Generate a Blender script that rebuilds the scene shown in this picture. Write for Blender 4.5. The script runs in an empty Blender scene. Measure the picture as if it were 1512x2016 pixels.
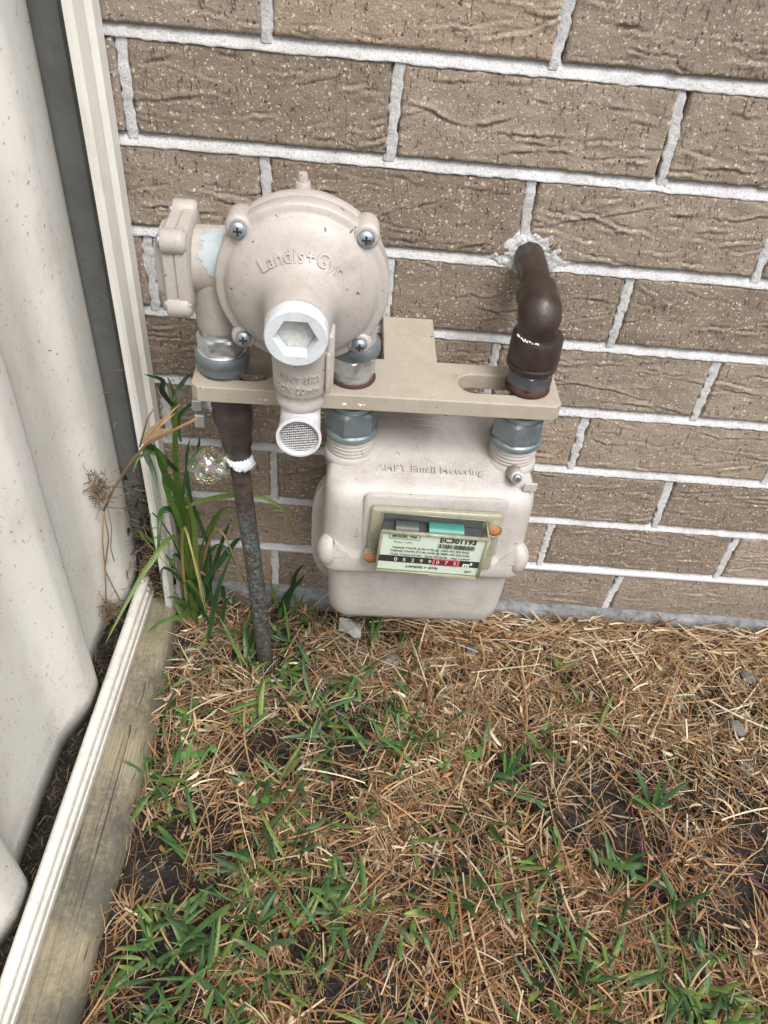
import bpy, bmesh, math, random
import numpy as np
from mathutils import Vector, Matrix

# ------------------------------------------------------------------ camera, sky, sun, exposure
scene = bpy.context.scene
COL = scene.collection
rng = np.random.default_rng(11)
random.seed(11)

cam_data = bpy.data.cameras.new('camera')
cam_data.sensor_fit = 'HORIZONTAL'
cam_data.sensor_width = 36.0
cam_data.lens = 36.0 * 1587.8 / 1512.0
cam_data.clip_start = 0.01
cam_data.clip_end = 200.0
cam = bpy.data.objects.new('camera', cam_data)
cam.location = (0.22587, -0.74256, 0.89769)
cam.rotation_euler = (0.80379, -0.076898, 0.027259)
COL.objects.link(cam)
scene.camera = cam

SUN_EL, SUN_AZ = math.radians(58), math.radians(152)      # azimuth clockwise from +y: light from the front right
world = bpy.data.worlds.new('World')
scene.world = world
world.use_nodes = True
wn = world.node_tree.nodes
wl = world.node_tree.links
wn.clear()
sky = wn.new('ShaderNodeTexSky')
sky.sky_type = 'NISHITA'
sky.sun_disc = False
sky.sun_elevation = SUN_EL
sky.sun_rotation = SUN_AZ
sky.air_density = 1.0
sky.dust_density = 4.0
sky.ozone_density = 0.6
desat = wn.new('ShaderNodeHueSaturation')
desat.inputs['Saturation'].default_value = 0.35
bg = wn.new('ShaderNodeBackground')
bg.inputs['Strength'].default_value = 0.15
wo = wn.new('ShaderNodeOutputWorld')
wl.new(sky.outputs[0], desat.inputs['Color'])
wl.new(desat.outputs[0], bg.inputs['Color'])
wl.new(bg.outputs[0], wo.inputs['Surface'])

sun_data = bpy.data.lights.new('sun', 'SUN')
sun_data.energy = 1.5
sun_data.angle = math.radians(26)
sun_data.color = (1.0, 0.985, 0.96)
sun = bpy.data.objects.new('sun', sun_data)
sd = Vector((math.sin(SUN_AZ) * math.cos(SUN_EL), math.cos(SUN_AZ) * math.cos(SUN_EL), math.sin(SUN_EL)))
sun.rotation_euler = (-sd).to_track_quat('-Z', 'Y').to_euler()
sun.location = (0, 0, 5)
COL.objects.link(sun)

scene.view_settings.view_transform = 'Standard'
scene.view_settings.look = 'None'
scene.view_settings.gamma = 1.0
scene.view_settings.exposure = 0.80
scene.render.engine = 'CYCLES'
scene.cycles.use_denoising = True
scene.cycles.max_bounces = 6
scene.cycles.transparent_max_bounces = 14
scene.cycles.caustics_reflective = False
scene.cycles.caustics_refractive = False

# ------------------------------------------------------------------ material helpers
class NT:
    def __init__(self, name):
        self.m = bpy.data.materials.new(name)
        self.m.use_nodes = True
        self.t = self.m.node_tree
        self.n = self.t.nodes
        self.b = self.n['Principled BSDF']
        self.out = self.n['Material Output']
        self._co = None
    def new(self, ty, **kw):
        nd = self.n.new(ty)
        for k, v in kw.items():
            setattr(nd, k, v)
        return nd
    def link(self, a, b):
        self.t.links.new(a, b)
    def put(self, val, sock):
        if hasattr(val, 'is_output') or hasattr(val, 'links'):
            self.link(val, sock)
        else:
            sock.default_value = val
    def co(self, scale=(1, 1, 1), rnd=True):
        tc = self.new('ShaderNodeTexCoord')
        mp = self.new('ShaderNodeMapping')
        mp.inputs['Scale'].default_value = scale
        src = tc.outputs['Object']
        if rnd:
            oi = self.new('ShaderNodeObjectInfo')
            sc = self.new('ShaderNodeVectorMath', operation='SCALE')
            cb = self.new('ShaderNodeCombineXYZ')
            self.link(oi.outputs['Random'], cb.inputs[0]); self.link(oi.outputs['Random'], cb.inputs[2])
            self.link(cb.outputs[0], sc.inputs[0]); sc.inputs['Scale'].default_value = 7.3
            ad = self.new('ShaderNodeVectorMath', operation='ADD')
            self.link(src, ad.inputs[0]); self.link(sc.outputs[0], ad.inputs[1])
            src = ad.outputs[0]
        self.link(src, mp.inputs['Vector'])
        return mp.outputs[0]
    def noise(self, co, scale, detail=4, rough=0.55, dist=0.0):
        nd = self.new('ShaderNodeTexNoise')
        self.link(co, nd.inputs['Vector'])
        nd.inputs['Scale'].default_value = scale
        nd.inputs['Detail'].default_value = detail
        nd.inputs['Roughness'].default_value = rough
        nd.inputs['Distortion'].default_value = dist
        return nd.outputs['Fac']
    def voro(self, co, scale, rand=1.0, feature='F1'):
        nd = self.new('ShaderNodeTexVoronoi', feature=feature)
        self.link(co, nd.inputs['Vector'])
        nd.inputs['Scale'].default_value = scale
        nd.inputs['Randomness'].default_value = rand
        return nd
    def ramp(self, val, stops, interp='LINEAR'):
        nd = self.new('ShaderNodeValToRGB')
        nd.color_ramp.interpolation = interp
        els = nd.color_ramp.elements
        while len(els) < len(stops):
            els.new(0.5)
        for e, (p, c) in zip(els, stops):
            e.position = p
            e.color = c if isinstance(c, tuple) else (c, c, c, 1)
        self.link(val, nd.inputs[0])
        return nd.outputs[0]
    def math(self, op, a, b=0.0, c=0.0):
        nd = self.new('ShaderNodeMath', operation=op)
        self.put(a, nd.inputs[0]); self.put(b, nd.inputs[1]); self.put(c, nd.inputs[2])
        return nd.outputs[0]
    def mix(self, fac, a, b, mode='MIX'):
        nd = self.new('ShaderNodeMix', data_type='RGBA', blend_type=mode)
        self.put(fac, nd.inputs[0]); self.put(a, nd.inputs[6]); self.put(b, nd.inputs[7])
        return nd.outputs[2]
    def bump(self, h, strength, dist, normal=None):
        nd = self.new('ShaderNodeBump')
        nd.inputs['Strength'].default_value = strength
        nd.inputs['Distance'].default_value = dist
        self.link(h, nd.inputs['Height'])
        if normal is not None:
            self.link(normal, nd.inputs['Normal'])
        self.link(nd.outputs[0], self.b.inputs['Normal'])
        return nd.outputs[0]
    def set(self, **kw):
        for k, v in kw.items():
            self.put(v, self.b.inputs[k.replace('_', ' ')])

def rgb(r, g, b):
    return (r, g, b, 1.0)

def srgb(r, g, b):
    f = lambda c: (c / 255 / 12.92) if c / 255 <= 0.04045 else ((c / 255 + 0.055) / 1.055) ** 2.4
    return (f(r), f(g), f(b), 1.0)

def m_brick():
    t = NT('brick_clay')
    oi = t.new('ShaderNodeObjectInfo')
    co = t.co()
    base = t.ramp(t.noise(co, 22, 5, 0.6), [(0.25, rgb(0.212, 0.170, 0.136)), (0.5, rgb(0.268, 0.222, 0.180)), (0.78, rgb(0.314, 0.266, 0.220))])
    tint = t.ramp(oi.outputs['Random'], [(0.0, rgb(0.80, 0.77, 0.74)), (0.35, rgb(0.96, 0.95, 0.94)), (0.7, rgb(1.06, 1.04, 1.02)), (1.0, rgb(1.12, 1.06, 0.98))])
    base = t.mix(1.0, base, tint, 'MULTIPLY')
    fine = t.ramp(t.noise(co, 700, 3, 0.7), [(0.3, rgb(0.62, 0.6, 0.58)), (0.5, rgb(1, 1, 1)), (0.72, rgb(1.3, 1.28, 1.22))])
    base = t.mix(0.8, base, fine, 'MULTIPLY')
    # grit: cream, rust and dark grains of several sizes, broken outlines
    dn = t.new('ShaderNodeTexNoise'); t.link(co, dn.inputs['Vector']); dn.inputs['Scale'].default_value = 330; dn.inputs['Detail'].default_value = 2
    da = t.new('ShaderNodeVectorMath', operation='MULTIPLY_ADD')
    t.link(dn.outputs['Color'], da.inputs[0]); da.inputs[1].default_value = (0.0042, 0.0042, 0.0042); t.link(co, da.inputs[2])
    def grit(scale, thr, rad, colr, c):
        v = t.voro(da.outputs[0], scale)
        sel = t.new('ShaderNodeSeparateColor')
        t.link(v.outputs['Color'], sel.inputs[0])
        pick = t.math('LESS_THAN', sel.outputs[0], thr)
        wob = t.math('MULTIPLY_ADD', sel.outputs[1], rad * 0.8, rad * 0.45)
        near = t.math('LESS_THAN', v.outputs['Distance'], wob)
        f = t.math('MULTIPLY', t.math('MULTIPLY', pick, near), t.math('MULTIPLY_ADD', sel.outputs[2], 0.5, 0.55))
        return t.mix(f, c, colr), f
    base, g1 = grit(150, 0.15, 0.27, rgb(0.56, 0.49, 0.385), base)
    base, g2 = grit(270, 0.20, 0.30, rgb(0.52, 0.45, 0.35), base)
    base, g2b = grit(420, 0.30, 0.33, rgb(0.52, 0.44, 0.34), base)
    base, g3 = grit(130, 0.06, 0.26, rgb(0.55, 0.55, 0.56), base)
    base, g4 = grit(180, 0.04, 0.28, rgb(0.30, 0.12, 0.07), base)
    base, g5 = grit(230, 0.16, 0.27, rgb(0.05, 0.035, 0.028), base)
    # short vertical drag pits
    pit = t.noise(t.co((330, 330, 80)), 1.0, 2, 0.6)
    pitm = t.ramp(pit, [(0.30, 0.0), (0.41, 1.0)])
    pitzone = t.ramp(t.noise(co, 38, 3), [(0.42, 1.0), (0.6, 0.25)])
    pith = t.mix(pitzone, rgb(1, 1, 1), pitm)
    base = t.mix(1.0, base, t.ramp(pith, [(0.0, rgb(0.6, 0.55, 0.52)), (0.7, rgb(1, 1, 1))]), 'MULTIPLY')
    ge = t.new('ShaderNodeNewGeometry'); sx = t.new('ShaderNodeSeparateXYZ'); t.link(ge.outputs['Position'], sx.inputs[0])
    spl = t.new('ShaderNodeMapRange'); t.link(t.math('ADD', sx.outputs[2], t.math('MULTIPLY', t.noise(co, 30, 5, 0.7), 0.09)), spl.inputs[0])
    spl.inputs[1].default_value = 0.13; spl.inputs[2].default_value = 0.06; spl.inputs[3].default_value = 0.0; spl.inputs[4].default_value = 0.55
    base = t.mix(spl.outputs[0], base, rgb(0.16, 0.125, 0.095))
    t.set(Base_Color=base, Roughness=0.9)
    h = t.math('ADD', t.math('MULTIPLY', t.noise(co, 420, 4, 0.7), 0.5), t.math('MULTIPLY', pith, 0.75))
    t.bump(h, 1.0, 0.0022)
    t.b.inputs['Specular IOR Level'].default_value = 0.25
    return t.m

def m_mortar(name='mortar_white', lo=0.46, hi=0.70):
    t = NT(name)
    co = t.co(rnd=False)
    c = t.ramp(t.noise(co, 520, 4, 0.8), [(0.28, rgb(lo * .45, lo * .45, lo * .46)), (0.47, rgb(hi * .83, hi * .83, hi * .83)), (0.7, rgb(hi, hi, hi * 0.985))])
    c2 = t.ramp(t.noise(co, 30, 4), [(0.35, rgb(0.80, 0.79, 0.78)), (0.6, rgb(1, 1, 1))])
    t.set(Base_Color=t.mix(1.0, c, c2, 'MULTIPLY'), Roughness=0.95)
    t.b.inputs['Specular IOR Level'].default_value = 0.2
    h = t.math('ADD', t.noise(co, 650, 4, 0.75), t.math('MULTIPLY', t.noise(co, 180, 3), 0.8))
    t.bump(h, 0.9, 0.0016)
    return t.m

def m_concrete():
    t = NT('footing_concrete')
    co = t.co(rnd=False)
    c = t.ramp(t.noise(co, 60, 6, 0.7), [(0.3, rgb(0.075, 0.075, 0.075)), (0.55, rgb(0.19, 0.195, 0.20)), (0.75, rgb(0.30, 0.31, 0.315))])
    t.set(Base_Color=c, Roughness=0.9)
    t.bump(t.noise(co, 250, 5, 0.7), 0.8, 0.002)
    return t.m

def m_paint(name, col, rough=0.42, dirt=0.5, speck=0.55, wobble=0.0006, dirtcol=(0.23, 0.19, 0.15)):
    """sprayed enamel on a casting: faint orange peel, grime in patches, small dark flecks"""
    t = NT(name)
    co = t.co(rnd=False)
    base = t.ramp(t.noise(co, 14, 4), [(0.3, rgb(*[c * 0.93 for c in col])), (0.7, rgb(*[min(1, c * 1.05) for c in col]))])
    grime = t.math('MULTIPLY', t.ramp(t.noise(co, 26, 6, 0.65), [(0.48, 0.0), (0.78, 1.0)]), dirt * 0.62)
    base = t.mix(grime, base, rgb(*dirtcol))
    fine = t.math('MULTIPLY', t.ramp(t.noise(co, 420, 3, 0.7), [(0.56, 0.0), (0.70, 1.0)]), dirt * 0.42)
    base = t.mix(fine, base, rgb(*dirtcol))
    streak = t.math('MULTIPLY', t.ramp(t.noise(t.co((90, 90, 9), rnd=False), 1.0, 4, 0.6), [(0.56, 0.0), (0.75, 1.0)]), dirt * 0.30)
    base = t.mix(streak, base, rgb(*[c * 1.25 for c in dirtcol]))
    chalk = t.math('MULTIPLY', t.ramp(t.noise(co, 70, 5, 0.7), [(0.55, 0.0), (0.75, 1.0)]), 0.30)
    base = t.mix(chalk, base, rgb(*[min(0.8, c * 1.3 + 0.03) for c in col]))
    # flecks: small elongated cells
    wc = t.new('ShaderNodeTexNoise'); t.link(co, wc.inputs['Vector']); wc.inputs['Scale'].default_value = 60
    ad = t.new('ShaderNodeVectorMath', operation='MULTIPLY_ADD')
    t.link(wc.outputs['Color'], ad.inputs[0]); ad.inputs[1].default_value = (0.02, 0.02, 0.02); t.link(co, ad.inputs[2])
    v = t.voro(ad.outputs[0], 150)
    sc = t.new('ShaderNodeSeparateColor'); t.link(v.outputs['Color'], sc.inputs[0])
    f = t.math('MULTIPLY', t.math('LESS_THAN', sc.outputs[0], 0.16 * speck), t.math('LESS_THAN', v.outputs['Distance'], t.math('MULTIPLY_ADD', sc.outputs[1], 0.14, 0.05)))
    base = t.mix(t.math('MULTIPLY', f, 0.8), base, rgb(0.06, 0.045, 0.035))
    t.set(Base_Color=base, Roughness=t.ramp(t.noise(co, 40, 5), [(0.3, rough - 0.08), (0.7, rough + 0.16)]))
    t.bump(t.noise(co, 260, 3, 0.6), 0.35, wobble)
    return t.m

def m_metal(name, col, rough, metallic=1.0, dirt=0.4, dirtcol=(0.12, 0.1, 0.08), bumps=0.0004, scale=90):
    t = NT(name)
    co = t.co(rnd=False)
    d = t.math('MULTIPLY', t.ramp(t.noise(co, scale, 6, 0.7), [(0.42, 0.0), (0.72, 1.0)]), dirt)
    t.set(Base_Color=t.mix(d, rgb(*col), rgb(*dirtcol)), Metallic=t.math('MULTIPLY', t.math('SUBTRACT', 1.0, d), metallic),
          Roughness=t.ramp(t.noise(co, scale * 1.4, 4), [(0.3, max(0.05, rough - 0.12)), (0.7, min(1, rough + 0.18))]))
    t.bump(t.noise(co, scale * 4, 4), 0.5, bumps)
    return t.m

def m_copper():
    t = NT('aged_copper')
    co = t.co(rnd=False)
    tc = t.new('ShaderNodeTexCoord')
    sp = t.new('ShaderNodeSeparateXYZ'); t.link(tc.outputs['Object'], sp.inputs[0])
    brown = t.ramp(t.noise(co, 120, 5), [(0.3, rgb(0.030, 0.020, 0.017)), (0.7, rgb(0.105, 0.070, 0.055))])
    band = t.new('ShaderNodeMapRange'); t.link(sp.outputs[2], band.inputs[0])
    band.inputs[1].default_value = 0.31; band.inputs[2].default_value = 0.265; band.inputs[3].default_value = 0.0; band.inputs[4].default_value = 1.0
    low = t.new('ShaderNodeMapRange'); t.link(sp.outputs[2], low.inputs[0])
    low.inputs[1].default_value = 0.02; low.inputs[2].default_value = 0.13; low.inputs[3].default_value = 0.35; low.inputs[4].default_value = 1.0
    vd = t.ramp(t.noise(co, 190, 6, 0.72, 0.6), [(0.47, 0.0), (0.60, 1.0)])
    fac = t.math('MULTIPLY', t.math('MULTIPLY', vd, band.outputs[0]), low.outputs[0])
    ver = t.ramp(t.noise(co, 300, 4), [(0.3, rgb(0.055, 0.105, 0.110)), (0.7, rgb(0.17, 0.27, 0.27))])
    t.set(Base_Color=t.mix(fac, brown, ver), Roughness=0.62, Metallic=0.15)
    t.bump(t.math('ADD', t.noise(co, 220, 5, 0.7), vd), 0.6, 0.0009)
    return t.m

def m_plain(name, col, rough=0.5, metallic=0.0, bump=0.0, scale=200, var=0.1):
    t = NT(name)
    co = t.co(rnd=False)
    t.set(Base_Color=t.ramp(t.noise(co, scale * 0.4, 4), [(0.3, rgb(*[c * (1 - var) for c in col])), (0.7, rgb(*[min(1, c * (1 + var)) for c in col]))]),
          Roughness=rough, Metallic=metallic)
    if bump:
        t.bump(t.noise(co, scale, 4), 0.5, bump)
    return t.m

def m_vcol(name, rough=0.6, trans=0.0, bump=True, stretch=600):
    t = NT(name)
    at = t.new('ShaderNodeAttribute', attribute_name='col')
    co = t.co(rnd=False)
    sh = t.ramp(t.noise(co, stretch, 3), [(0.25, rgb(0.72, 0.72, 0.7)), (0.6, rgb(1.05, 1.05, 1.0))])
    base = t.mix(1.0, at.outputs['Color'], sh, 'MULTIPLY')
    t.set(Base_Color=base, Roughness=rough)
    t.b.inputs['Specular IOR Level'].default_value = 0.35
    if trans:
        tr = t.new('ShaderNodeBsdfTranslucent')
        t.link(base, tr.inputs['Color'])
        ms = t.new('ShaderNodeMixShader'); ms.inputs[0].default_value = trans
        t.link(t.b.outputs[0], ms.inputs[1]); t.link(tr.outputs[0], ms.inputs[2])
        t.link(ms.outputs[0], t.out.inputs['Surface'])
    return t.m

def m_clear(name, tint, refl=0.5, rough=0.06, ior=1.45):
    t = NT(name)
    tr = t.new('ShaderNodeBsdfTransparent'); tr.inputs[0].default_value = tint
    gl = t.new('ShaderNodeBsdfGlossy'); gl.inputs['Roughness'].default_value = rough
    fr = t.new('ShaderNodeFresnel'); fr.inputs['IOR'].default_value = ior
    ge = t.new('ShaderNodeNewGeometry')
    fac = t.math('MULTIPLY', fr.outputs[0], t.math('SUBTRACT', 1.0, ge.outputs['Backfacing']))
    ms = t.new('ShaderNodeMixShader')
    t.link(fac, ms.inputs[0]); t.link(tr.outputs[0], ms.inputs[1]); t.link(gl.outputs[0], ms.inputs[2])
    t.link(ms.outputs[0], t.out.inputs['Surface'])
    t.n.remove(t.b)
    return t.m

def m_bubble():
    t = NT('soap_film')
    co = t.co(rnd=True)
    fr = t.new('ShaderNodeLayerWeight'); fr.inputs['Blend'].default_value = 0.28
    sw = t.noise(co, 70, 2, 0.5, 1.5)
    hue = t.ramp(sw, [(0.30, rgb(0.75, 0.85, 1.0)), (0.42, rgb(0.5, 1.0, 0.75)), (0.5, rgb(1.0, 0.95, 0.45)), (0.58, rgb(1.0, 0.5, 0.85)), (0.7, rgb(0.55, 0.65, 1.0))])
    gl = t.new('ShaderNodeBsdfGlossy'); gl.inputs['Roughness'].default_value = 0.02
    t.link(hue, gl.inputs['Color'])
    tr = t.new('ShaderNodeBsdfTransparent')
    ge = t.new('ShaderNodeNewGeometry')
    f2 = t.math('MULTIPLY', t.math('MULTIPLY_ADD', fr.outputs[0], 1.1, 0.05), t.math('MULTIPLY_ADD', ge.outputs['Backfacing'], -0.75, 1.0))
    ms = t.new('ShaderNodeMixShader')
    t.link(f2, ms.inputs[0]); t.link(tr.outputs[0], ms.inputs[1]); t.link(gl.outputs[0], ms.inputs[2])
    t.link(ms.outputs[0], t.out.inputs['Surface'])
    t.n.remove(t.b)
    return t.m

def m_soil():
    t = NT('dark_soil')
    co = t.co(rnd=False)
    c = t.ramp(t.noise(co, 45, 8, 0.7), [(0.3, rgb(0.013, 0.011, 0.009)), (0.5, rgb(0.038, 0.031, 0.026)), (0.72, rgb(0.095, 0.081, 0.070))])
    # greyer towards the right by the footing, where the clay shows
    big = t.ramp(t.noise(co, 5, 3), [(0.4, rgb(0.85, 0.8, 0.78)), (0.65, rgb(1.25, 1.28, 1.3))])
    t.set(Base_Color=t.mix(1.0, c, big, 'MULTIPLY'), Roughness=0.95)
    t.b.inputs['Specular IOR Level'].default_value = 0.2
    v = t.voro(co, 170)
    t.bump(t.math('ADD', t.noise(co, 260, 6, 0.8), t.math('MULTIPLY', v.outputs['Distance'], 0.9)), 1.0, 0.006)
    return t.m

def m_timber():
    t = NT('weathered_pine')
    co = t.co(rnd=False)
    gr = t.noise(t.co((420, 11, 420), rnd=False), 1.0, 6, 0.7, 0.5)
    grain = t.ramp(gr, [(0.25, rgb(0.115, 0.090, 0.058)), (0.5, rgb(0.250, 0.208, 0.138)), (0.75, rgb(0.365, 0.315, 0.220))])
    green = t.math('MULTIPLY', t.ramp(t.noise(co, 12, 4), [(0.35, 0.0), (0.6, 1.0)]), 0.45)
    c = t.mix(green, grain, rgb(0.165, 0.170, 0.095))
    mould = t.ramp(t.math('ADD', t.noise(co, 9, 3), t.math('MULTIPLY', t.noise(co, 170, 5, 0.8), 0.55)), [(0.70, 0.0), (0.90, 1.0)])
    c = t.mix(t.math('MULTIPLY', mould, 0.8), c, rgb(0.062, 0.058, 0.054))
    crack = t.ramp(t.noise(t.co((210, 2.6, 210), rnd=False), 1.0, 4, 0.6, 0.5), [(0.325, 1.0), (0.365, 0.0)])
    c = t.mix(crack, c, rgb(0.045, 0.035, 0.025))
    t.set(Base_Color=c, Roughness=0.85)
    t.bump(t.math('SUBTRACT', gr, crack), 0.8, 0.0016)
    return t.m

def m_fence():
    t = NT('fence_cream_paint')
    co = t.co(rnd=False)
    base = t.ramp(t.noise(co, 7, 4), [(0.3, rgb(0.625, 0.605, 0.555)), (0.7, rgb(0.705, 0.685, 0.635))])
    dust = t.math('MULTIPLY', t.ramp(t.noise(t.co((1, 1, 0.5), rnd=False), 18, 6, 0.7), [(0.50, 0.0), (0.8, 1.0)]), 0.42)
    base = t.mix(dust, base, rgb(0.33, 0.29, 0.24))
    fl = t.noise(t.co((260, 260, 150), rnd=False), 1.0, 3, 0.6, 0.9)
    flz = t.ramp(t.noise(co, 9, 4), [(0.44, 0.0), (0.68, 1.0)])
    flm = t.math('MULTIPLY', t.ramp(fl, [(0.66, 0.0), (0.71, 1.0)]), flz)
    base = t.mix(t.math('MULTIPLY', flm, 0.7), base, rgb(0.20, 0.16, 0.12))
    ge = t.new('ShaderNodeNewGeometry'); sx = t.new('ShaderNodeSeparateXYZ'); t.link(ge.outputs['Position'], sx.inputs[0])
    spl = t.new('ShaderNodeMapRange'); t.link(t.math('ADD', sx.outputs[2], t.math('MULTIPLY', t.noise(co, 25, 6, 0.75), 0.22)), spl.inputs[0])
    spl.inputs[1].default_value = 0.24; spl.inputs[2].default_value = 0.12; spl.inputs[3].default_value = 0.0; spl.inputs[4].default_value = 0.6
    base = t.mix(t.math('MULTIPLY', spl.outputs[0], t.ramp(t.noise(co, 160, 5, 0.75), [(0.35, 0.15), (0.65, 1.0)])), base, rgb(0.24, 0.20, 0.155))
    t.set(Base_Color=base, Roughness=0.5)
    t.bump(t.noise(co, 90, 3), 0.15, 0.0006)
    return t.m

M = {}
M['brick'] = m_brick()
M['mortar'] = m_mortar()
M['concrete'] = m_concrete()
M['meter'] = m_paint('meter_beige_enamel', (0.428, 0.404, 0.378), 0.40, 0.95, 1.5)
M['reg'] = m_paint('regulator_beige_enamel', (0.400, 0.368, 0.340), 0.40, 1.0, 1.1)
M['bracket'] = m_paint('bracket_tan_enamel', (0.375, 0.332, 0.268), 0.5, 0.9, 0.8)
M['white_plastic'] = m_plain('white_plastic', (0.55, 0.535, 0.56), 0.36, var=0.06)
M['cap_white'] = m_paint('vent_cap_white', (0.53, 0.565, 0.585), 0.42, 0.8, 0.3)
M['peeled'] = m_paint('bare_primer', (0.37, 0.425, 0.455), 0.3, 0.4, 0.2)
M['zinc'] = m_metal('zinc_plate', (0.62, 0.64, 0.65), 0.38, 1.0, 0.55, (0.22, 0.21, 0.19))
M['zinc_blue'] = m_metal('blue_grey_zinc', (0.17, 0.205, 0.22), 0.40, 0.55, 0.55, (0.20, 0.21, 0.205))
M['screw'] = m_metal('screw_zinc', (0.38, 0.44, 0.50), 0.35, 0.9, 0.3, (0.1, 0.1, 0.1))
M['dark_slot'] = m_plain('dark_recess', (0.02, 0.02, 0.022), 0.7)
M['pipe_brown'] = m_metal('brown_painted_pipe', (0.036, 0.023, 0.017), 0.36, 0.0, 0.9, (0.014, 0.013, 0.011), 0.0010, 45)
M['valve'] = m_metal('dark_bronze_valve', (0.070, 0.056, 0.050), 0.40, 0.35, 0.7, (0.032, 0.030, 0.028), 0.0006, 70)
M['copper'] = m_copper()
M['rust'] = m_plain('rust', (0.055, 0.022, 0.016), 0.85, 0, 0.001)
M['mesh_wire'] = m_metal('steel_wire', (0.62, 0.62, 0.62), 0.3, 0.9, 0.15)
M['mesh_dark'] = m_plain('vent_interior', (0.05, 0.05, 0.052), 0.8)
M['label'] = m_plain('index_label_mint', (0.58, 0.66, 0.60), 0.5, var=0.02)
M['ink'] = m_plain('ink_black', (0.025, 0.027, 0.027), 0.6)
M['white_ink'] = m_plain('ink_white', (0.78, 0.80, 0.78), 0.6)
M['pink'] = m_plain('pink_window', (0.70, 0.11, 0.19), 0.5)
M['darkred'] = m_plain('counter_dark_red', (0.13, 0.022, 0.03), 0.5)
M['teal'] = m_plain('teal_counter_wheel', (0.03, 0.20, 0.175), 0.4)
M['mech'] = m_plain('counter_housing_grey', (0.055, 0.06, 0.065), 0.45)
M['clear'] = m_clear('clear_plastic', rgb(0.95, 0.96, 0.92))
def m_aged_clear():
    t = NT('yellowed_clear_plastic')
    co = t.co(rnd=False)
    c = t.ramp(t.noise(co, 120, 5, 0.7), [(0.35, rgb(0.42, 0.41, 0.30)), (0.6, rgb(0.36, 0.345, 0.245)), (0.75, rgb(0.17, 0.14, 0.10))])
    t.set(Base_Color=c, Roughness=0.18)
    tr = t.new('ShaderNodeBsdfTransparent'); tr.inputs[0].default_value = rgb(0.93, 0.94, 0.86)
    ms = t.new('ShaderNodeMixShader'); ms.inputs[0].default_value = 0.42
    t.link(t.b.outputs[0], ms.inputs[1]); t.link(tr.outputs[0], ms.inputs[2])
    t.link(ms.outputs[0], t.out.inputs['Surface'])
    return t.m
M['yellowed'] = m_aged_clear()
M['orange'] = m_plain('orange_seal_wax', (0.42, 0.165, 0.075), 0.45, 0, 0.0008, 500, 0.25)
M['fence'] = m_fence()
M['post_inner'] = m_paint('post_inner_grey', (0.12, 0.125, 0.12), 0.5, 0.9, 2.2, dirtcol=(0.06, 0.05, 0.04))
M['timber'] = m_timber()
M['soil'] = m_soil()
M['straw'] = m_vcol('dry_grass', 0.6, 0.15)
M['grass'] = m_vcol('green_grass', 0.42, 0.28, stretch=250)
M['stem'] = m_vcol('stolon', 0.5)
M['stone'] = m_plain('grey_stone', (0.15, 0.145, 0.135), 0.85, 0, 0.003, 120, 0.4)
M['foam'] = m_plain('white_foam', (0.72, 0.74, 0.76), 0.4, 0, 0.0012, 900, 0.12)
M['bubble'] = m_bubble()
M['scrap'] = m_plain('grey_scrap', (0.42, 0.43, 0.40), 0.6, var=0.25)

# ------------------------------------------------------------------ mesh helpers
def frame(o, zdir, xhint=(1, 0, 0)):
    z = Vector(zdir).normalized()
    x = Vector(xhint)
    x = x - z * x.dot(z)
    if x.length < 1e-6:
        x = Vector((0, 1, 0)) - z * z.y
    x.normalize()
    y = z.cross(x)
    m = Matrix((x, y, z)).transposed().to_4x4()
    m.translation = Vector(o)
    return m

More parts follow.
